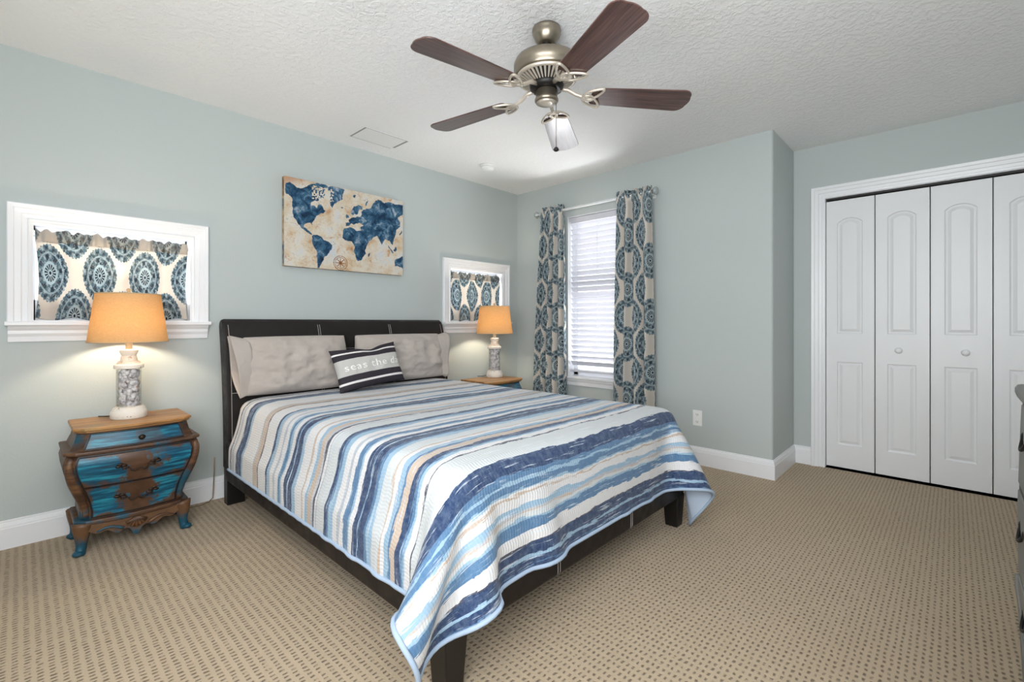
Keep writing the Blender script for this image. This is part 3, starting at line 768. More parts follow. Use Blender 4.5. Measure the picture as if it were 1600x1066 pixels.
ra = MB(); ra.box(RX1-.06, RX1, RY0, RY1, .155, .385); fr_o = ra.build('foot_rail', M['leather'], bed, world=True, bevel=.014, seg=3)
for y in (-2.226, -2.240, -1.690, -1.704):
    MB().tube([(RX1-.02, y, .154), (RX1-.005, y, .157), (RX1+.001, y, .172), (RX1+.001, y, .37)], .0013, 5).build('stitching', M['stitch'], fr_o, True, True)
mt = MB(); mt.box(.195, 2.262, -2.705, -1.18, .30, .628)
o = mt.build('mattress', M['sheet'], None, bevel=.07, seg=5); tag(o, 'grey-sheeted mattress under the striped quilt', 'mattress')
sl = MB(); sl.box(.19, RX1-.06, RY0+.055, RY1-.055, .24, .30); sl.build('slat_base', M['leg'], bed, world=True)

# ------------------------------------------------------------------ quilt: cloth draped over the mattress by a small position-based solver
def drape():
    h = .03
    S0, S1, T0, T1 = .30, 2.62, -3.075, -.815
    ns = int(round((S1-S0)/h))+1; nt = int(round((T1-T0)/h))+1
    s = np.linspace(S0, S1, ns); tt = np.linspace(T0, T1, nt)
    Sg, Tg = np.meshgrid(s, tt, indexing='ij')
    X = np.stack([Sg, Tg, np.full_like(Sg, .648)], -1)
    for _ in range(1):
        X[..., 2] += .0015*np.sin(Sg*9+Tg*4)+.001*np.sin(Tg*13)
    hs, ht = s[1]-s[0], tt[1]-tt[0]
    inv = np.ones((ns, nt)); inv[(Sg < 2.12) & (Tg > -2.62) & (Tg < -1.27)] = 0
    V = np.zeros_like(X)
    cons = []
    def add(di, dj, rest, k):
        for par in (0, 1):
            I, J = np.meshgrid(np.arange(max(0, -di), ns-max(0, di)), np.arange(max(0, -dj), nt-max(0, dj)), indexing='ij')
            key = (I//max(1, abs(di)) if di else J//max(1, abs(dj)))
            msk = (key % 2) == par
            a = (I[msk], J[msk]); c = (I[msk]+di, J[msk]+dj)
            wa, wc = inv[a], inv[c]; ok = (wa+wc) > 0
            a = (a[0][ok], a[1][ok]); c = (c[0][ok], c[1][ok])
            cw = np.clip(np.minimum((Sg[a]-2.1)/.3, (-2.6-Tg[a])/.3), 0, 1)[:, None]      # slightly gathered near corner
            cons.append((a, c, rest*(1-.2*cw), k, (inv[a]/(inv[a]+inv[c]))[:, None], (inv[c]/(inv[a]+inv[c]))[:, None]))
    dg = math.hypot(hs, ht)
    add(1, 0, hs, 1.); add(0, 1, ht, 1.); add(1, 1, dg, .35); add(1, -1, dg, .35)
    add(2, 0, 2*hs, .3); add(0, 2, 2*ht, .3); add(4, 0, 4*hs, .1); add(0, 4, 4*ht, .1)
    boxes = [((.0, 2.272), (-2.715, -1.172), (-.3, .634), .075), ((.0, 2.283), (-2.773, -1.117), (.15, .392), .02)]
    def collide(Y):
        for bx, by, bz, r in boxes:
            c = np.array([(q[0]+q[1])/2 for q in (bx, by, bz)]); e = np.array([(q[1]-q[0])/2 for q in (bx, by, bz)])-r
            p = Y-c; q = np.abs(p)-e; qm = np.maximum(q, 0); ln = np.linalg.norm(qm, axis=-1)
            d = ln+np.minimum(q.max(-1), 0)-r-.006
            ins = (d < 0) & (inv > 0)
            if not ins.any(): continue
            g = np.where(ln[..., None] > 1e-9, qm/np.maximum(ln, 1e-9)[..., None], (q == q.max(-1, keepdims=True)).astype(float))*np.sign(p)
            Y[ins] -= (d[ins])[:, None]*g[ins]
        fl = (Y[..., 2] < .010) & (inv > 0); Y[..., 2][fl] = .010
    dt = .012; rng = np.random.default_rng(3)
    N = 300
    for it in range(N):
        V[..., 2] -= 9.8*dt*(inv > 0)
        V[(Sg > 2.25) & (Tg < -2.80)] += np.array([-1.086, -2.593, 0.])*dt; V[(Sg > 2.3) & (Tg > -2.80) & (Tg < -2.40)] += np.array([-2., .8, 0])*dt     # the corner tugged towards the headboard side
        V *= .985 if it < 220 else .95
        Y = X+V*dt*(inv[..., None] > 0)
        for _ in range(9):
            for a, c, rest, k, wa, wc in cons:
                d = Y[c]-Y[a]; L = np.linalg.norm(d, axis=-1, keepdims=True)
                corr = d*((L-rest)/np.maximum(L, 1e-9))*k
                np.add.at(Y, a, wa*corr); np.add.at(Y, c, -wc*corr)
            collide(Y)
        V = (Y-X)/dt; X = Y
    return X, Sg, Tg
QX, QS, QT = drape()
def quilt_mat():
    T = NT('blue_striped_quilt'); uv = T.coord('UV'); s, tt, _ = T.sep(uv)
    cw, cw2, nv, lb, bl, tan, gr, dk = [lin(c) for c in ((210, 208, 208), (194, 197, 198), (40, 58, 92), (142, 170, 192), (80, 114, 148), (186, 168, 152), (172, 176, 184), (74, 72, 82))]
    B = [(.30, cw), (.345, dk), (.36, cw), (.375, gr), (.40, cw), (.435, nv), (.475, lb), (.48, nv), (.525, lb), (.545, cw), (.70, gr), (.715, tan), (.765, dk), (.775, cw), (.885, nv), (.905, lb), (.93, gr), (.945, cw), (.985, gr), (1.0, cw), (1.035, lb), (1.045, bl), (1.07, lb), (1.085, cw),
         (1.115, nv), (1.15, lb), (1.155, nv), (1.205, lb), (1.235, cw), (1.30, tan), (1.315, cw), (1.345, lb), (1.37, tan), (1.405, gr), (1.42, dk), (1.432, cw), (1.445, gr), (1.455, cw2), (1.525, nv), (1.55, bl), (1.565, lb), (1.60, cw), (1.64, gr), (1.66, cw), (1.69, bl), (1.725, lb), (1.735, cw),
         (1.765, nv), (1.80, lb), (1.806, nv), (1.85, bl), (1.865, lb), (1.895, cw2), (1.945, tan), (1.955, cw), (1.975, lb), (2.0, bl), (2.01, tan), (2.04, nv), (2.068, bl), (2.078, lb), (2.092, cw), (2.118, dk), (2.124, cw2),
         (2.235, nv), (2.295, bl), (2.315, lb), (2.325, bl), (2.350, lb), (2.358, cw), (2.364, tan), (2.372, cw), (2.402, lb), (2.424, gr), (2.430, tan), (2.436, cw2), (2.452, lb), (2.462, bl), (2.500, cw), (2.545, dk), (2.550, nv), (2.590, lb), (2.602, nv), (2.628, bl), (2.634, nv), (2.66, nv)]
    B = [(q if q < 2.2 else 2.2+(q-2.2)*.944, c) for q, c in B]
    def vec(sx, sy): return T.comb(T.math('MULTIPLY', s, sx), T.math('MULTIPLY', tt, sy), 0.)
    w1 = T.math('MULTIPLY', T.math('SUBTRACT', T.noise(vec(3., 1.5), 1, 3), .5), .055)
    w2 = T.math('MULTIPLY', T.math('SUBTRACT', T.noise(vec(30., 7.), 1, 4, .65), .5), .038)
    w3 = T.math('MULTIPLY', T.math('SUBTRACT', T.noise(vec(160., 10.), 1, 2, .6), .5), .020)
    sp = T.math('ADD', s, T.math('ADD', w1, T.math('ADD', w2, w3)))
    out = None
    for i in range(0, len(B), 28):
        chunk = B[i:i+28]; lo = chunk[0][0]-.001; hi = (B[i+28][0] if i+28 < len(B) else 2.8)
        f = T.math('DIVIDE', T.math('SUBTRACT', sp, lo), hi-lo)
        c = T.ramp(f, [((p_-lo)/(hi-lo), q) for p_, q in chunk], 'CONSTANT')
        out = c if out is None else T.mix(T.math('GREATER_THAN', sp, lo), out, c)
    streak = T.noise(vec(95., 5.), 1, 4, .7)
    st1 = T.math('MULTIPLY', T.step(streak, .57, .64), .7); st2 = T.math('MULTIPLY', T.step(streak, .33, .28), .45)
    out = T.mix(st1, out, lin((206, 214, 222)))
    mott = T.step(T.noise(vec(40., 40.), 1, 4, .7), .35, .7)
    out = T.mix(T.math('MULTIPLY', mott, .16), out, lin((160, 178, 196)))
    # quilting: close wavy rows of stitches along the bed
    q1 = T.math('SINE', T.math('ADD', T.math('MULTIPLY', tt, 2*PI/.012), T.math('MULTIPLY', T.math('SINE', T.math('MULTIPLY', s, 2*PI/.045)), 1.1)))
    hh = T.math('ADD', T.math('MULTIPLY', q1, .35), T.math('MULTIPLY', T.noise(vec(110., 110.), 1, 2), 1.0))
    return T.done(T.bsdf(out, .9, 0, T.bump(hh, .30, .004), .15, sheen=.15))
def quilt():
    ns, nt, _ = QX.shape
    me = bpy.data.meshes.new('quilt'); ids = np.arange(ns*nt).reshape(ns, nt)
    faces = np.stack([ids[:-1, :-1], ids[1:, :-1], ids[1:, 1:], ids[:-1, 1:]], -1).reshape(-1, 4)
    me.from_pydata(QX.reshape(-1, 3).tolist(), [], faces.tolist())
    uvl = me.uv_layers.new(name='UVMap'); S_, T_ = QS.ravel(), QT.ravel()
    li = np.empty(len(me.loops), int); me.loops.foreach_get('vertex_index', li)
    uvl.data.foreach_set('uv', np.stack([S_[li], T_[li]], -1).ravel())
    t = thing('quilt', 'blue, white and tan striped quilt spread over the bed', 'quilt', (1.3, -1.945, .64))
    o = put('quilt_cover', me, quilt_mat(), t, True, True)
    T = NT('pale_blue_quilt_backing'); co = T.coord(); x, y, z = T.sep(co)
    q = T.math('SINE', T.math('MULTIPLY', y, 2*PI/.03))
    me.materials.append(T.done(T.bsdf(lin((176, 190, 208)), .9, 0, T.bump(q, .4, .004), .1)))
    so = o.modifiers.new('thickness', 'SOLIDIFY'); so.thickness = .007; so.offset = -1; so.material_offset = 1; so.material_offset_rim = 0
    su = o.modifiers.new('smooth', 'SUBSURF'); su.levels = 1; su.render_levels = 2
    edge = [QX[i, 0] for i in range(ns)]+[QX[-1, j] for j in range(1, nt)]+[QX[i, -1] for i in range(ns-2, -1, -1)]
    b = MB(); b.tube([tuple(p_) for p_ in edge], .0075, 8)
    b.build('binding', plain('pale_blue_binding', (160, 178, 200), .9), t, True, True)
    return o
quilt()

# ------------------------------------------------------------------ pillows and cushion
def pillow_fn(W, Hh, T, pinch, seed, wr, rnd=0.):
    def fn(a, c, side):
        u, v = 2*a-1, 2*c-1
        e = max(0., 1-abs(u)**2.6)**.5*max(0., 1-abs(v)**2.2)**.5
        x = u*W/2*(1-pinch*(1-v*v)*abs(u)**2); y = v*Hh/2*(1-pinch*(1-u*u)*abs(v)**2)
        f = 1-rnd*u*u*v*v; x *= f; y *= f
        n = noise.fractal(Vector((u*2.2+seed, v*2.0, side*3)), 1.0, 2.0, 4)*wr*min(1, e*3)
        return Vector((x, y, side*(T/2*e+n*e)))
    return fn
def pillow_mesh(fn, nu, nv, mtx, mb=None):
    m = mb or MB()
    for side in (1, -1):
        m.grid(lambda a, c: mtx @ fn(a, c, side), nu, nv, lambda a, c: (a, c))
    return m
def frame(center, tilt, roll=0., yaw=0.):
    # local x -> world +y, local y -> up (leaning to -x by tilt), local z -> +x
    m = Matrix(((0, 0, 1, 0), (1, 0, 0, 0), (0, 1, 0, 0), (0, 0, 0, 1)))
    return Matrix.Translation(center) @ Matrix.Rotation(yaw, 4, 'Z') @ Matrix.Rotation(-tilt, 4, 'Y') @ m @ Matrix.Rotation(roll, 4, 'Z')
def big_pillow(label, y0, y1, zc, hh, seed, open_left):
    c = (.290, (y0+y1)/2, zc)
    t = thing('pillow', label, 'pillow', (c[0], c[1], .645), 0, 'taupe pillows at the headboard')
    m = pillow_mesh(pillow_fn(y1-y0, hh, .20, .05, seed, .040, .07), 60, 40, frame(c, R(11)))
    m.build('pillow_body', M['pillow'], t, True, True, weld=True)
    # open end of the pillowcase
    sg = -1 if open_left else 1
    W = y1-y0; fm = frame(c, R(11)); k = MB()
    def hem(a, cc):
        v = math.cos(2*PI*a); d = math.sin(2*PI*a)
        fl = cc
        ux = sg*(W/2-.055+.085*fl+.022*v*fl)
        return fm @ Vector((ux, v*hh/2*(.86+.13*fl)-.0*fl, d*(.045+.012*math.sin(4*PI*a)+.012*fl)+.012*math.sin(7*a*PI+seed)*fl))
    k.grid(hem, 64, 8); o = k.build('pillowcase_end', M['pillow'], t, True, True)
    o.modifiers.new('thickness', 'SOLIDIFY').thickness = .003
big_pillow('taupe pillow on the nightstand side of the bed, behind the left of the cushion', -2.715, -2.030, .834, .375, 1.3, True)
big_pillow('taupe pillow on the window side of the bed', -2.000, -1.215, .834, .372, 5.1, False)

def cushion():
    W, Hh, T = .50, .285, .13
    c = (.487, -1.995, .802)
    t = thing('throw_pillow', 'small dark grey striped cushion lettered in white, leaning on the taupe pillows', 'cushion', (c[0], c[1], .645))
    fn = pillow_fn(W, Hh, T+.02, .07, 9.2, .012)
    def fn2(a, cc, side):
        p_ = fn(a, cc, side)
        u = 2*a-1; v = 2*cc-1
        if v > 0: p_.y -= .022*math.exp(-((u-.12)/.30)**2)*v*v       # dented top edge
        return p_
    mtx = frame(c, R(20), R(5.5), R(2))
    T_ = NT('dark_grey_striped_cushion'); uv = T_.coord('UV'); u, v, _ = T_.sep(uv)
    dkc, wh, gr = lin((58, 54, 60)), lin((232, 228, 226)), lin((196, 194, 190))
    col = T_.ramp(v, [(0, dkc), (.135, wh), (.185, dkc), (.33, gr), (.70, dkc), (.835, wh), (.875, dkc)], 'CONSTANT')
    m_ = T_.bump(T_.noise(T_.scale(uv, (380, 220, 1)), 1, 2), .2, .003)
    mat_ = T_.done(T_.bsdf(col, .9, 0, m_, .1))
    pillow_mesh(fn2, 56, 40, mtx).build('cushion_body', mat_, t, True, True, weld=True)
    # lettering wrapped on the front
    def text_bm(body):
        cu = bpy.data.curves.new('lettering', 'FONT'); cu.body = body; cu.size = 1; cu.resolution_u = 3; cu.space_character = 1.12
        ob = bpy.data.objects.new('lettering_tmp', cu); C.objects.link(ob)
        me = bpy.data.meshes.new_from_object(ob.evaluated_get(bpy.context.evaluated_depsgraph_get())); bpy.data.objects.remove(ob); bpy.data.curves.remove(cu)
        bm = bmesh.new(); bm.from_mesh(me); bpy.data.meshes.remove(me); return bm, max(v_.co.x for v_ in bm.verts)
    _, full = text_bm('seas the day'); _.free()
    for pre, word in (('', 'seas'), ('seas ', 'the'), ('seas the ', 'day')):
        bm, wx = text_bm(word); b2, fx_ = text_bm(pre+word); b2.free(); x_off = fx_-wx
        bmesh.ops.triangulate(bm, faces=bm.faces)
        for _ in range(2):
            es = [e for e in bm.edges if e.calc_length() > .08]
            if es: bmesh.ops.subdivide_edges(bm, edges=es, cuts=1, use_grid_fill=False); bmesh.ops.triangulate(bm, faces=bm.faces)
        for v_ in bm.verts:
            a = min(.07+.95*(v_.co.x+x_off)/full, .995); cc = .435+.23*v_.co.y
            v_.co = mtx @ (fn2(a, cc, 1)+Vector((0, 0, .0022)))
        m = MB(); m.b.free(); m.b = bm
        m.build('lettering', M['thread'], t, False, True)
M['thread'] = plain('white_thread_lettering', (246, 244, 242), .9)
cushion()

# ------------------------------------------------------------------ nightstands
def nightstand(loc, label):
    t = thing('nightstand', label, 'nightstand', loc, 0, 'painted bombe nightstands')
    # local: x forward (front at about +.18), y across, z up; back at x=-.18
    HT = .60
    M['nsleg'] = M.get('nsleg') or ns_leg()
    def outline(w_, xf, xb=-.175, ch=.05, k=6):
        # back-left, front-left chamfer, bowed front, front-right chamfer, back-right
        pts = [(xb, -w_), (xf-ch, -w_), (xf-.012, -w_+ch*.8)]
        for i in range(1, k):
            f = i/k; pts.append((xf-.012+.022*math.sin(PI*f), -w_+ch*.8+(2*w_-1.6*ch)*f))
        pts += [(xf-.012, w_-ch*.8), (xf-ch, w_), (xb, w_)]
        return pts
    # (z, half width, front x) for the body
    prof_ = [(.150, .205, .115), (.20, .205, .118), (.25, .215, .130), (.30, .230, .150), (.35, .248, .170), (.40, .262, .186), (.44, .266, .190), (.468, .258, .184), (.482, .250, .178)]
    def PW(z):
        for (z1, w1, f1), (z2, w2, f2) in zip(prof_, prof_[1:]):
            if z1 <= z <= z2:
                k = (z-z1)/(z2-z1); return w1+(w2-w1)*k, f1+(f2-f1)*k
        return prof_[-1][1:]
    m = MB(); m.rings([[(x, y, z) for x, y in outline(w_, f)] for z, w_, f in prof_])
    o = m.build('body', M['nswood'], t); autosmooth(o, 28)
    # upper case
    m = MB(); m.rings([[(x, y, z) for x, y in outline(w_, f)] for z, w_, f in ((.495, .238, .166), (.53, .222, .152), (.572, .212, .146))])
    m.build('upper_case', M['nswood'], t)
    def slabz(z0_, z1_, w_, f, name, mat, bev):
        mm = MB(); mm.rings([[(x, y, z) for x, y in outline(w_, f)] for z in (z0_, z1_)]); return mm.build(name, mat, t, bevel=bev, seg=3)
    mm = MB(); mm.rings([[(x, y, z) for x, y in outline(w_, f)] for z, w_, f in ((.572, .218, .156), (.578, .226, .166), (.584, .226, .166), (.588, .232, .176), (.596, .232, .176), (.600, .228, .172))])
    mm.build('top', M['nstop'], t)
    slabz(.480, .497, .266, .196, 'ledge_moulding', M['nswood'], .006)
    slabz(.134, .156, .226, .136, 'base_moulding', M['nswood'], .006)
    # drawers: front panels bowed to the body
    def drawer(z0_, z1_, inset, mat, handle):
        nu, nv = 24, 10
        if z0_ > .49: wf = lambda z: (lambda k: (.238+(.212-.238)*k, .166+(.146-.166)*k))((z-.495)/(.572-.495))
        else: wf = PW
        def fn(off, shr):
            def g(a, c):
                z = z0_+shr+(z1_-z0_-2*shr)*c; w_, f = wf(z)
                hw = w_-.04-inset-shr; f_ = .5+(a-.5)*hw/(w_-.04)
                y = (2*a-1)*hw
                return (f-.012+.022*math.sin(PI*f_)+off, y, z)
            return g
        ln = MB(); ln.grid(fn(.0025, -.006), nu, nv); ln.build('drawer_outline', M['nsline'], t, True)
        mb = MB(); g0, g1, g2 = fn(.002, 0), fn(.010, .002), fn(.010, .010)
        mb.grid(g1, nu, nv, lambda a, c: (a, c))
        # edges down to the body
        def rim(a, c):
            q = a*4; k = int(min(3, q)); f = q-k
            uv_ = [(f, 0), (1, f), (1-f, 1), (0, 1-f)][k]
            p0, p1 = g0(*uv_), g1(*uv_); return tuple(p0[i]+(p1[i]-p0[i])*c for i in range(3))
        mb.grid(rim, 96, 1, lambda a, c: (.01, .01))
        d = mb.build('drawer', mat, t, True)
        zc = (z0_+z1_)/2; xf_ = g1(.5, .5)[0]
        if handle:
            hmesh = MB()
            pts = []
            for i in range(25):
                f = i/24*2-1
                pts.append((xf_+.012-.006*abs(f), f*.062, zc+.004-.016*(1-f*f)+.010*math.cos(3*PI*f)*.6))
            hmesh.tube(pts, [.0035+.0015*math.cos(6*PI*(i/24)) for i in range(25)], 8)
            for sg in (-1, 1):
                for q in range(5):
                    an = R(20+q*35)*sg
                    hmesh.ball((xf_+.002, sg*(.062+.014*math.cos(q)), zc+.010+.010*math.sin(q*1.4)), .008, .6, 1.6, .8, 8)
            hmesh.build('pull', M['bronze'], d, True)
        else:
            hm_ = MB(); hm_.ball((xf_+.010, .015, zc-.004), .011, .9, 1.3, 1.2, 10); hm_.ball((xf_+.012, .015, zc-.004), .005, 1.4, 1, 1, 8); hm_.build('knob', M['bronze'], d, True)
    drawer(.503, .566, .004, M['nsdrawer_top'], False)
    drawer(.324, .470, .004, M['nsdrawer'], True)
    drawer(.166, .316, .004, M['nsdrawer'], True)
    # carved corner pilasters
    for sg in (-1, 1):
        pl = MB(); pts = []; rad = []
        for i in range(20):
            z = .165+.305*i/19; w_, f = PW(z)
            pts.append((f-.030, sg*(w_-.020), z)); rad.append(.020-.004*math.cos(i/19*2*PI))
        pl.tube(pts, rad, 10)
        pl.build('pilaster', M['nswood'], t, True)
        up = MB(); up.rings([[(f-.05, sg*(w_+.002), z), (f-.008, sg*(w_-.042), z), (f-.016, sg*(w_-.048), z), (f-.055, sg*(w_-.012), z)] for z, w_, f in ((.497, .238, .168), (.53, .224, .155), (.571, .214, .148))])
        up.build('upper_pilaster', M['nswood'], t)
    # scalloped apron with a carved shell
    n = 32; top_, bot = [], []
    for i in range(n+1):
        f = i/n*2-1; y = f*.185
        d = .034+.040*(1-abs(f))**.8+.012*math.cos(5*PI*f)*(1-abs(f)*.5)+(.012 if abs(f) < .12 else 0)
        top_.append((y, .14)); bot.append((y, .14-d))
    for nm, poly, xx in (('apron', bot+list(reversed(top_)), (.108, .124)),):
        m = MB(); lo = [[(xx[1]+.010*math.cos(y_*8), y_, z_) for y_, z_ in bot], [(xx[1]+.010*math.cos(y_*8), y_, z_) for y_, z_ in top_], [(xx[0], y_, z_) for y_, z_ in top_], [(xx[0], y_, z_) for y_, z_ in bot]]
        m.rings(lo+[lo[0]], closed=False); m.build(nm, M['nsleg'], t)
    sh = MB()
    for q in range(7):
        an = R(-60+q*20); sh.tube([(.134, .0, .135), (.139, .020*math.sin(an), .118), (.140, .046*math.sin(an), .135-.052*math.cos(an))], [.005, .007, .008], 8)
    for sg in (-1, 1):
        sh.tube([(.136, sg*(.05+.1*i/8), .088+.016*math.sin(PI*i/8)+.010*i/8) for i in range(9)], [.008-.0006*i for i in range(9)], 8)
    sh.build('carved_shell', M['nswood'], t, True)
    for sg in (-1, 1):     # side aprons
        m = MB(); m.box(-.16, .09, sg*.200-.006, sg*.200+.006, .10, .14); m.build('side_apron', M['nswood'], t)
    # cabriole legs
    for sx, xx in ((1, .098), (-1, -.150)):
        for sg in (-1, 1):
            pts, rad = [], []
            for i in range(12):
                k = i/11; z = .142*(1-k)
                out = .022*math.sin(k*PI*.8)*(1-k)+.018*k**3-.008*math.sin(PI*k)
                if sx > 0: pts.append((xx+out*.9, sg*(.195+out*.8), z))
                else: pts.append((xx-out*.3, sg*(.200+out*.8), z))
                rad.append((.042-.036*k+.014*k**4*1.2) if k < .99 else .021)
            lm = MB(); lm.tube(pts, rad, 10); lm.ball((pts[-1][0]+.006*(sx > 0), pts[-1][1]+sg*.004, .013), .022, 1.15, 1., .58, 12)
            lm.build('leg', M['nsleg'], t, True)
    return t
def ns_leg():
    T = NT('teal_and_brown_carved_leg'); co = T.coord(); x, y, z = T.sep(co)
    g = T.noise(co, 30, 4, .6)
    brown = T.mix(g, lin((66, 44, 30)), lin((128, 92, 62)))
    teal = T.mix(g, lin((10, 48, 66)), lin((20, 92, 116)))
    f = T.step(T.math('ADD', z, T.math('MULTIPLY', T.math('SUBTRACT', T.noise(co, 24, 3), .5), .10)), .05, .10)
    return T.done(T.bsdf(T.mix(f, teal, brown), .45))
NS1 = nightstand((.245, -3.205, 0), 'teal and brown bombe nightstand at the left, on the near side of the bed')
NS2 = dup(NS1, (.400, -.735, 0), 'teal and brown bombe nightstand by the window, mostly hidden behind the bed')

# ------------------------------------------------------------------ lamps
def lamp(loc, label):
    t = thing('table_lamp', label, 'lamp', loc, 0, 'shell column table lamps')
    MB().lathe([(.075, 0), (.077, .003), (.077, .032), (.073, .037), (.070, .041), (.066, .052), (.060, .056), (.055, .060)], 40).build('base', M['distress'], t, True)
    autosmooth(kids(t)[-1] if False else bpy.data.objects[[c.name for c in kids(t)][-1]], 40)
    MB().lathe([(.052, .060), (.052, .256)], 40, caps=(False, False)).build('glass_column', M['cylglass'], t, True)
    rnd = random.Random(4); sh = MB()
    sh.lathe([(.026, .060), (.026, .254)], 16)
    for i in range(150):
        a = rnd.random()*2*PI; z = .066+.180*rnd.random(); r = .030+.010*rnd.random()
        sc = .008+.007*rnd.random()
        k = MB.__new__(MB)
        mtx = Matrix.Translation((r*math.cos(a), r*math.sin(a), z)) @ Matrix.Rotation(a, 4, 'Z') @ Matrix.Rotation(rnd.random()*3, 4, 'X') @ Matrix.Diagonal((sc*.7, sc*(.9+.5*rnd.random()), sc, 1))
        bmesh.ops.create_uvsphere(sh.b, u_segments=8, v_segments=6, radius=1, matrix=mtx)
    o = sh.build('sea_shells', M['shell'], t, True); o['kind'] = 'stuff'
    o = MB().lathe([(.052, .254), (.062, .257), (.063, .270), (.060, .276), (.050, .280), (.046, .290), (.036, .296), (.033, .318), (.030, .322), (.034, .330), (.039, .340), (.039, .350), (.034, .354), (.020, .356)], 40).build('cap', M['distress'], t, True); autosmooth(o, 40)
    MB().lathe([(.0145, .354), (.0145, .42), (.018, .425), (.018, .46)], 20).build('socket', plain('ivory_socket', (232, 218, 190), .5), t, True)
    MB().lathe([(.008, .462), (.014, .474), (.021, .490), (.023, .503), (.019, .518), (.008, .526)], 16).build('bulb', BULB, t, True)
    hp = MB()
    hp.tube([(.0, .045*math.sin(PI*i/12)*1.0, .44+.195*i/12) for i in range(13)], .0016, 6); hp.tube([(.0, -.045*math.sin(PI*i/12), .44+.195*i/12) for i in range(13)], .0016, 6)
    hp.build('harp', M['nickel'], t, True)
    zb, zt, rb, rt = .395, .642, .166, .135
    sd = MB().lathe([(rb+(rt-rb)*i/8, zb+(zt-zb)*i/8) for i in range(9)], 64, caps=(False, False)).build('lamp_shade', M['burlap'], t, True)
    for r_, z_ in ((rb, zb), (rt, zt)):
        tr = MB(); tr.tube([(r_*math.cos(2*PI*i/64), r_*math.sin(2*PI*i/64), z_) for i in range(64)], .003, 6, True); tr.build('shade_trim', M['shade_trim'], sd, True)
    sp = MB()
    for k in range(3): a = 2*PI*k/3; sp.tube([(0, 0, .636), (rt*math.cos(a), rt*math.sin(a), zt-.004)], .0016, 6)
    sp.build('spider', M['nickel'], sd, True)
    MB().lathe([(.004, .634), (.011, .640), (.012, .650), (.007, .656), (.012, .664), (.006, .672)], 16).build('finial', M['shade_trim'], t, True)
    MB().tube([(-.072, -.01, .012), (-.09, -.03, .006), (-.075, -.075, .004), (-.11, -.11, .004)], .003, 6).build('lamp_cord', M['blackm'], t, True)
    return t
def bulb_mat():
    T = NT('glowing_warm_bulb'); e = T.n('ShaderNodeEmission'); e.inputs[0].default_value = (1, .86, .64, 1); e.inputs[1].default_value = 310
    return T.done(e.outputs[0])
BULB = bulb_mat()
L1 = lamp((.205, -3.212, .6005), 'lit shell-column lamp with a burlap shade on the near nightstand left of the bed')
L2 = dup(L1, (.285, -.615, .6005), 'lit shell-column lamp with a burlap shade between the bed and the left curtain')

# power cord on the floor beside the bed
m = MB(); m.tube([(.04, -2.99, .006), (.07, -2.93, .005), (.075, -2.87, .005), (.05, -2.815, .005), (.035, -2.79, .02), (.030, -2.785, .08), (.024, -2.78, .16), (.012, -2.775, .26)], .0032, 6)
tag(m.build('power_cord', M['cord'], None, True), 'thin tan power cord from the near nightstand up the wall behind the headboard', 'cord')

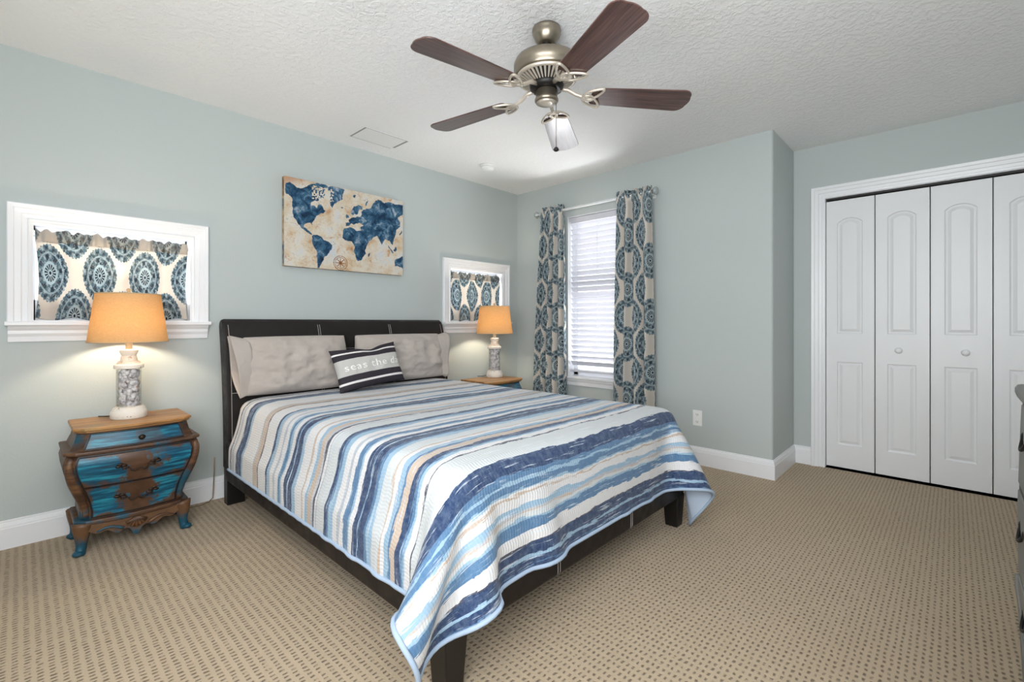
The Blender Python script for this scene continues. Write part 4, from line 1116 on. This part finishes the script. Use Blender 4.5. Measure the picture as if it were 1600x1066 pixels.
# ------------------------------------------------------------------ dresser at the right edge
def dresser():
    T = NT('grey_washed_dresser_paint'); co = T.coord()
    g = T.noise(T.scale(co, (8, 8, 3)), 1, 4, .6)
    gm = T.done(T.bsdf(T.mix(g, lin((104, 102, 98)), lin((146, 146, 142))), .55))
    T = NT('dresser_far_side_shadow'); co = T.coord()
    dm = T.done(T.bsdf(T.mix(T.noise(co, 20, 3), lin((20, 19, 18)), lin((44, 42, 40))), .5))  # shadow of the far side put into the near-black carcass colour
    t = thing('dresser', 'grey painted dresser with dark pulls at the right edge', 'dresser', (3.70, -2.2, 0))
    y0, y1 = -2.85, -1.55; xb = 3.955
    def fx(z):
        pts = [(0, 3.486), (.05, 3.483), (.15, 3.479), (.25, 3.474), (.30, 3.468), (.55, 3.466), (.75, 3.471), (.88, 3.475)]
        for (a, p_), (c, q) in zip(pts, pts[1:]):
            if a <= z <= c: return p_+(q-p_)*(z-a)/(c-a)
        return pts[-1][1]
    m = MB()
    zs = [.10+.775*i/16 for i in range(17)]
    m.rings([[(fx(z)+.012, y0, z), (fx(z)+.012, y1, z), (xb, y1, z), (xb, y0, z)] for z in zs]); m.build('carcass', dm, t, world=True)
    m = MB(); m.rings([[(fx(.88)-.004+q, y0-.012+q, z), (fx(.88)-.004+q, y1+.012-q, z), (xb, y1+.012-q, z), (xb, y0-.012+q, z)] for z, q in ((.862, .012), (.872, .004), (.885, .0), (.898, .0), (.908, .006), (.911, .014))]); o = m.build('top', gm, t, world=True); autosmooth(o, 50)
    for za, zb in ((.125, .345), (.365, .60), (.62, .852)):
        for ya, yb in ((-2.835, -2.21), (-2.19, -1.568)):
            m = MB(); zz = [za+(zb-za)*i/8 for i in range(9)]
            m.rings([[(fx(z)+.008, ya, z), (fx(z)+.008, yb, z), (fx(z)+.014, yb, z), (fx(z)+.014, ya, z)] for z in zz]); d = m.build('drawer', gm, t, world=True, bevel=.003)
            for yc in (yb-.12, ya+.12):
                zc = (za+zb)/2+.02; h_ = MB(); x_ = fx(zc)+.011
                h_.ball((x_, yc-.045, zc+.012), .012, .6, 1.2, 1.2, 10); h_.ball((x_, yc+.045, zc+.012), .012, .6, 1.2, 1.2, 10)
                h_.tube([(x_-.002-.008*math.sin(PI*i/10), yc-.045+.09*i/10, zc+.010-.028*math.sin(PI*i/10)) for i in range(11)], .0045, 8)
                h_.build('pull', M['blackm'], d, True, True)
    m = MB(); m.rings([[(fx(z)+.004, y1-.014, z), (fx(z)+.002, y1+.002, z), (fx(z)+.05, y1+.004, z), (fx(z)+.05, y1-.01, z)] for z in [.02+.32*i/8 for i in range(9)]]); m.build('corner_bracket', gm, t, world=True)
    for ya, yb in ((y0, y0+.07), (y1-.07, y1)):
        for xa, xc in ((3.488, 3.555), (xb-.07, xb)):
            m = MB(); m.rings([[(xa+.006, ya+.008, 0), (xc-.006, ya+.008, 0), (xc-.006, yb-.008, 0), (xa+.006, yb-.008, 0)], [(xa, ya, .105), (xc, ya, .105), (xc, yb, .105), (xa, yb, .105)]]); m.build('foot', dm, t, world=True)
dresser()
bpy.context.view_layer.update()
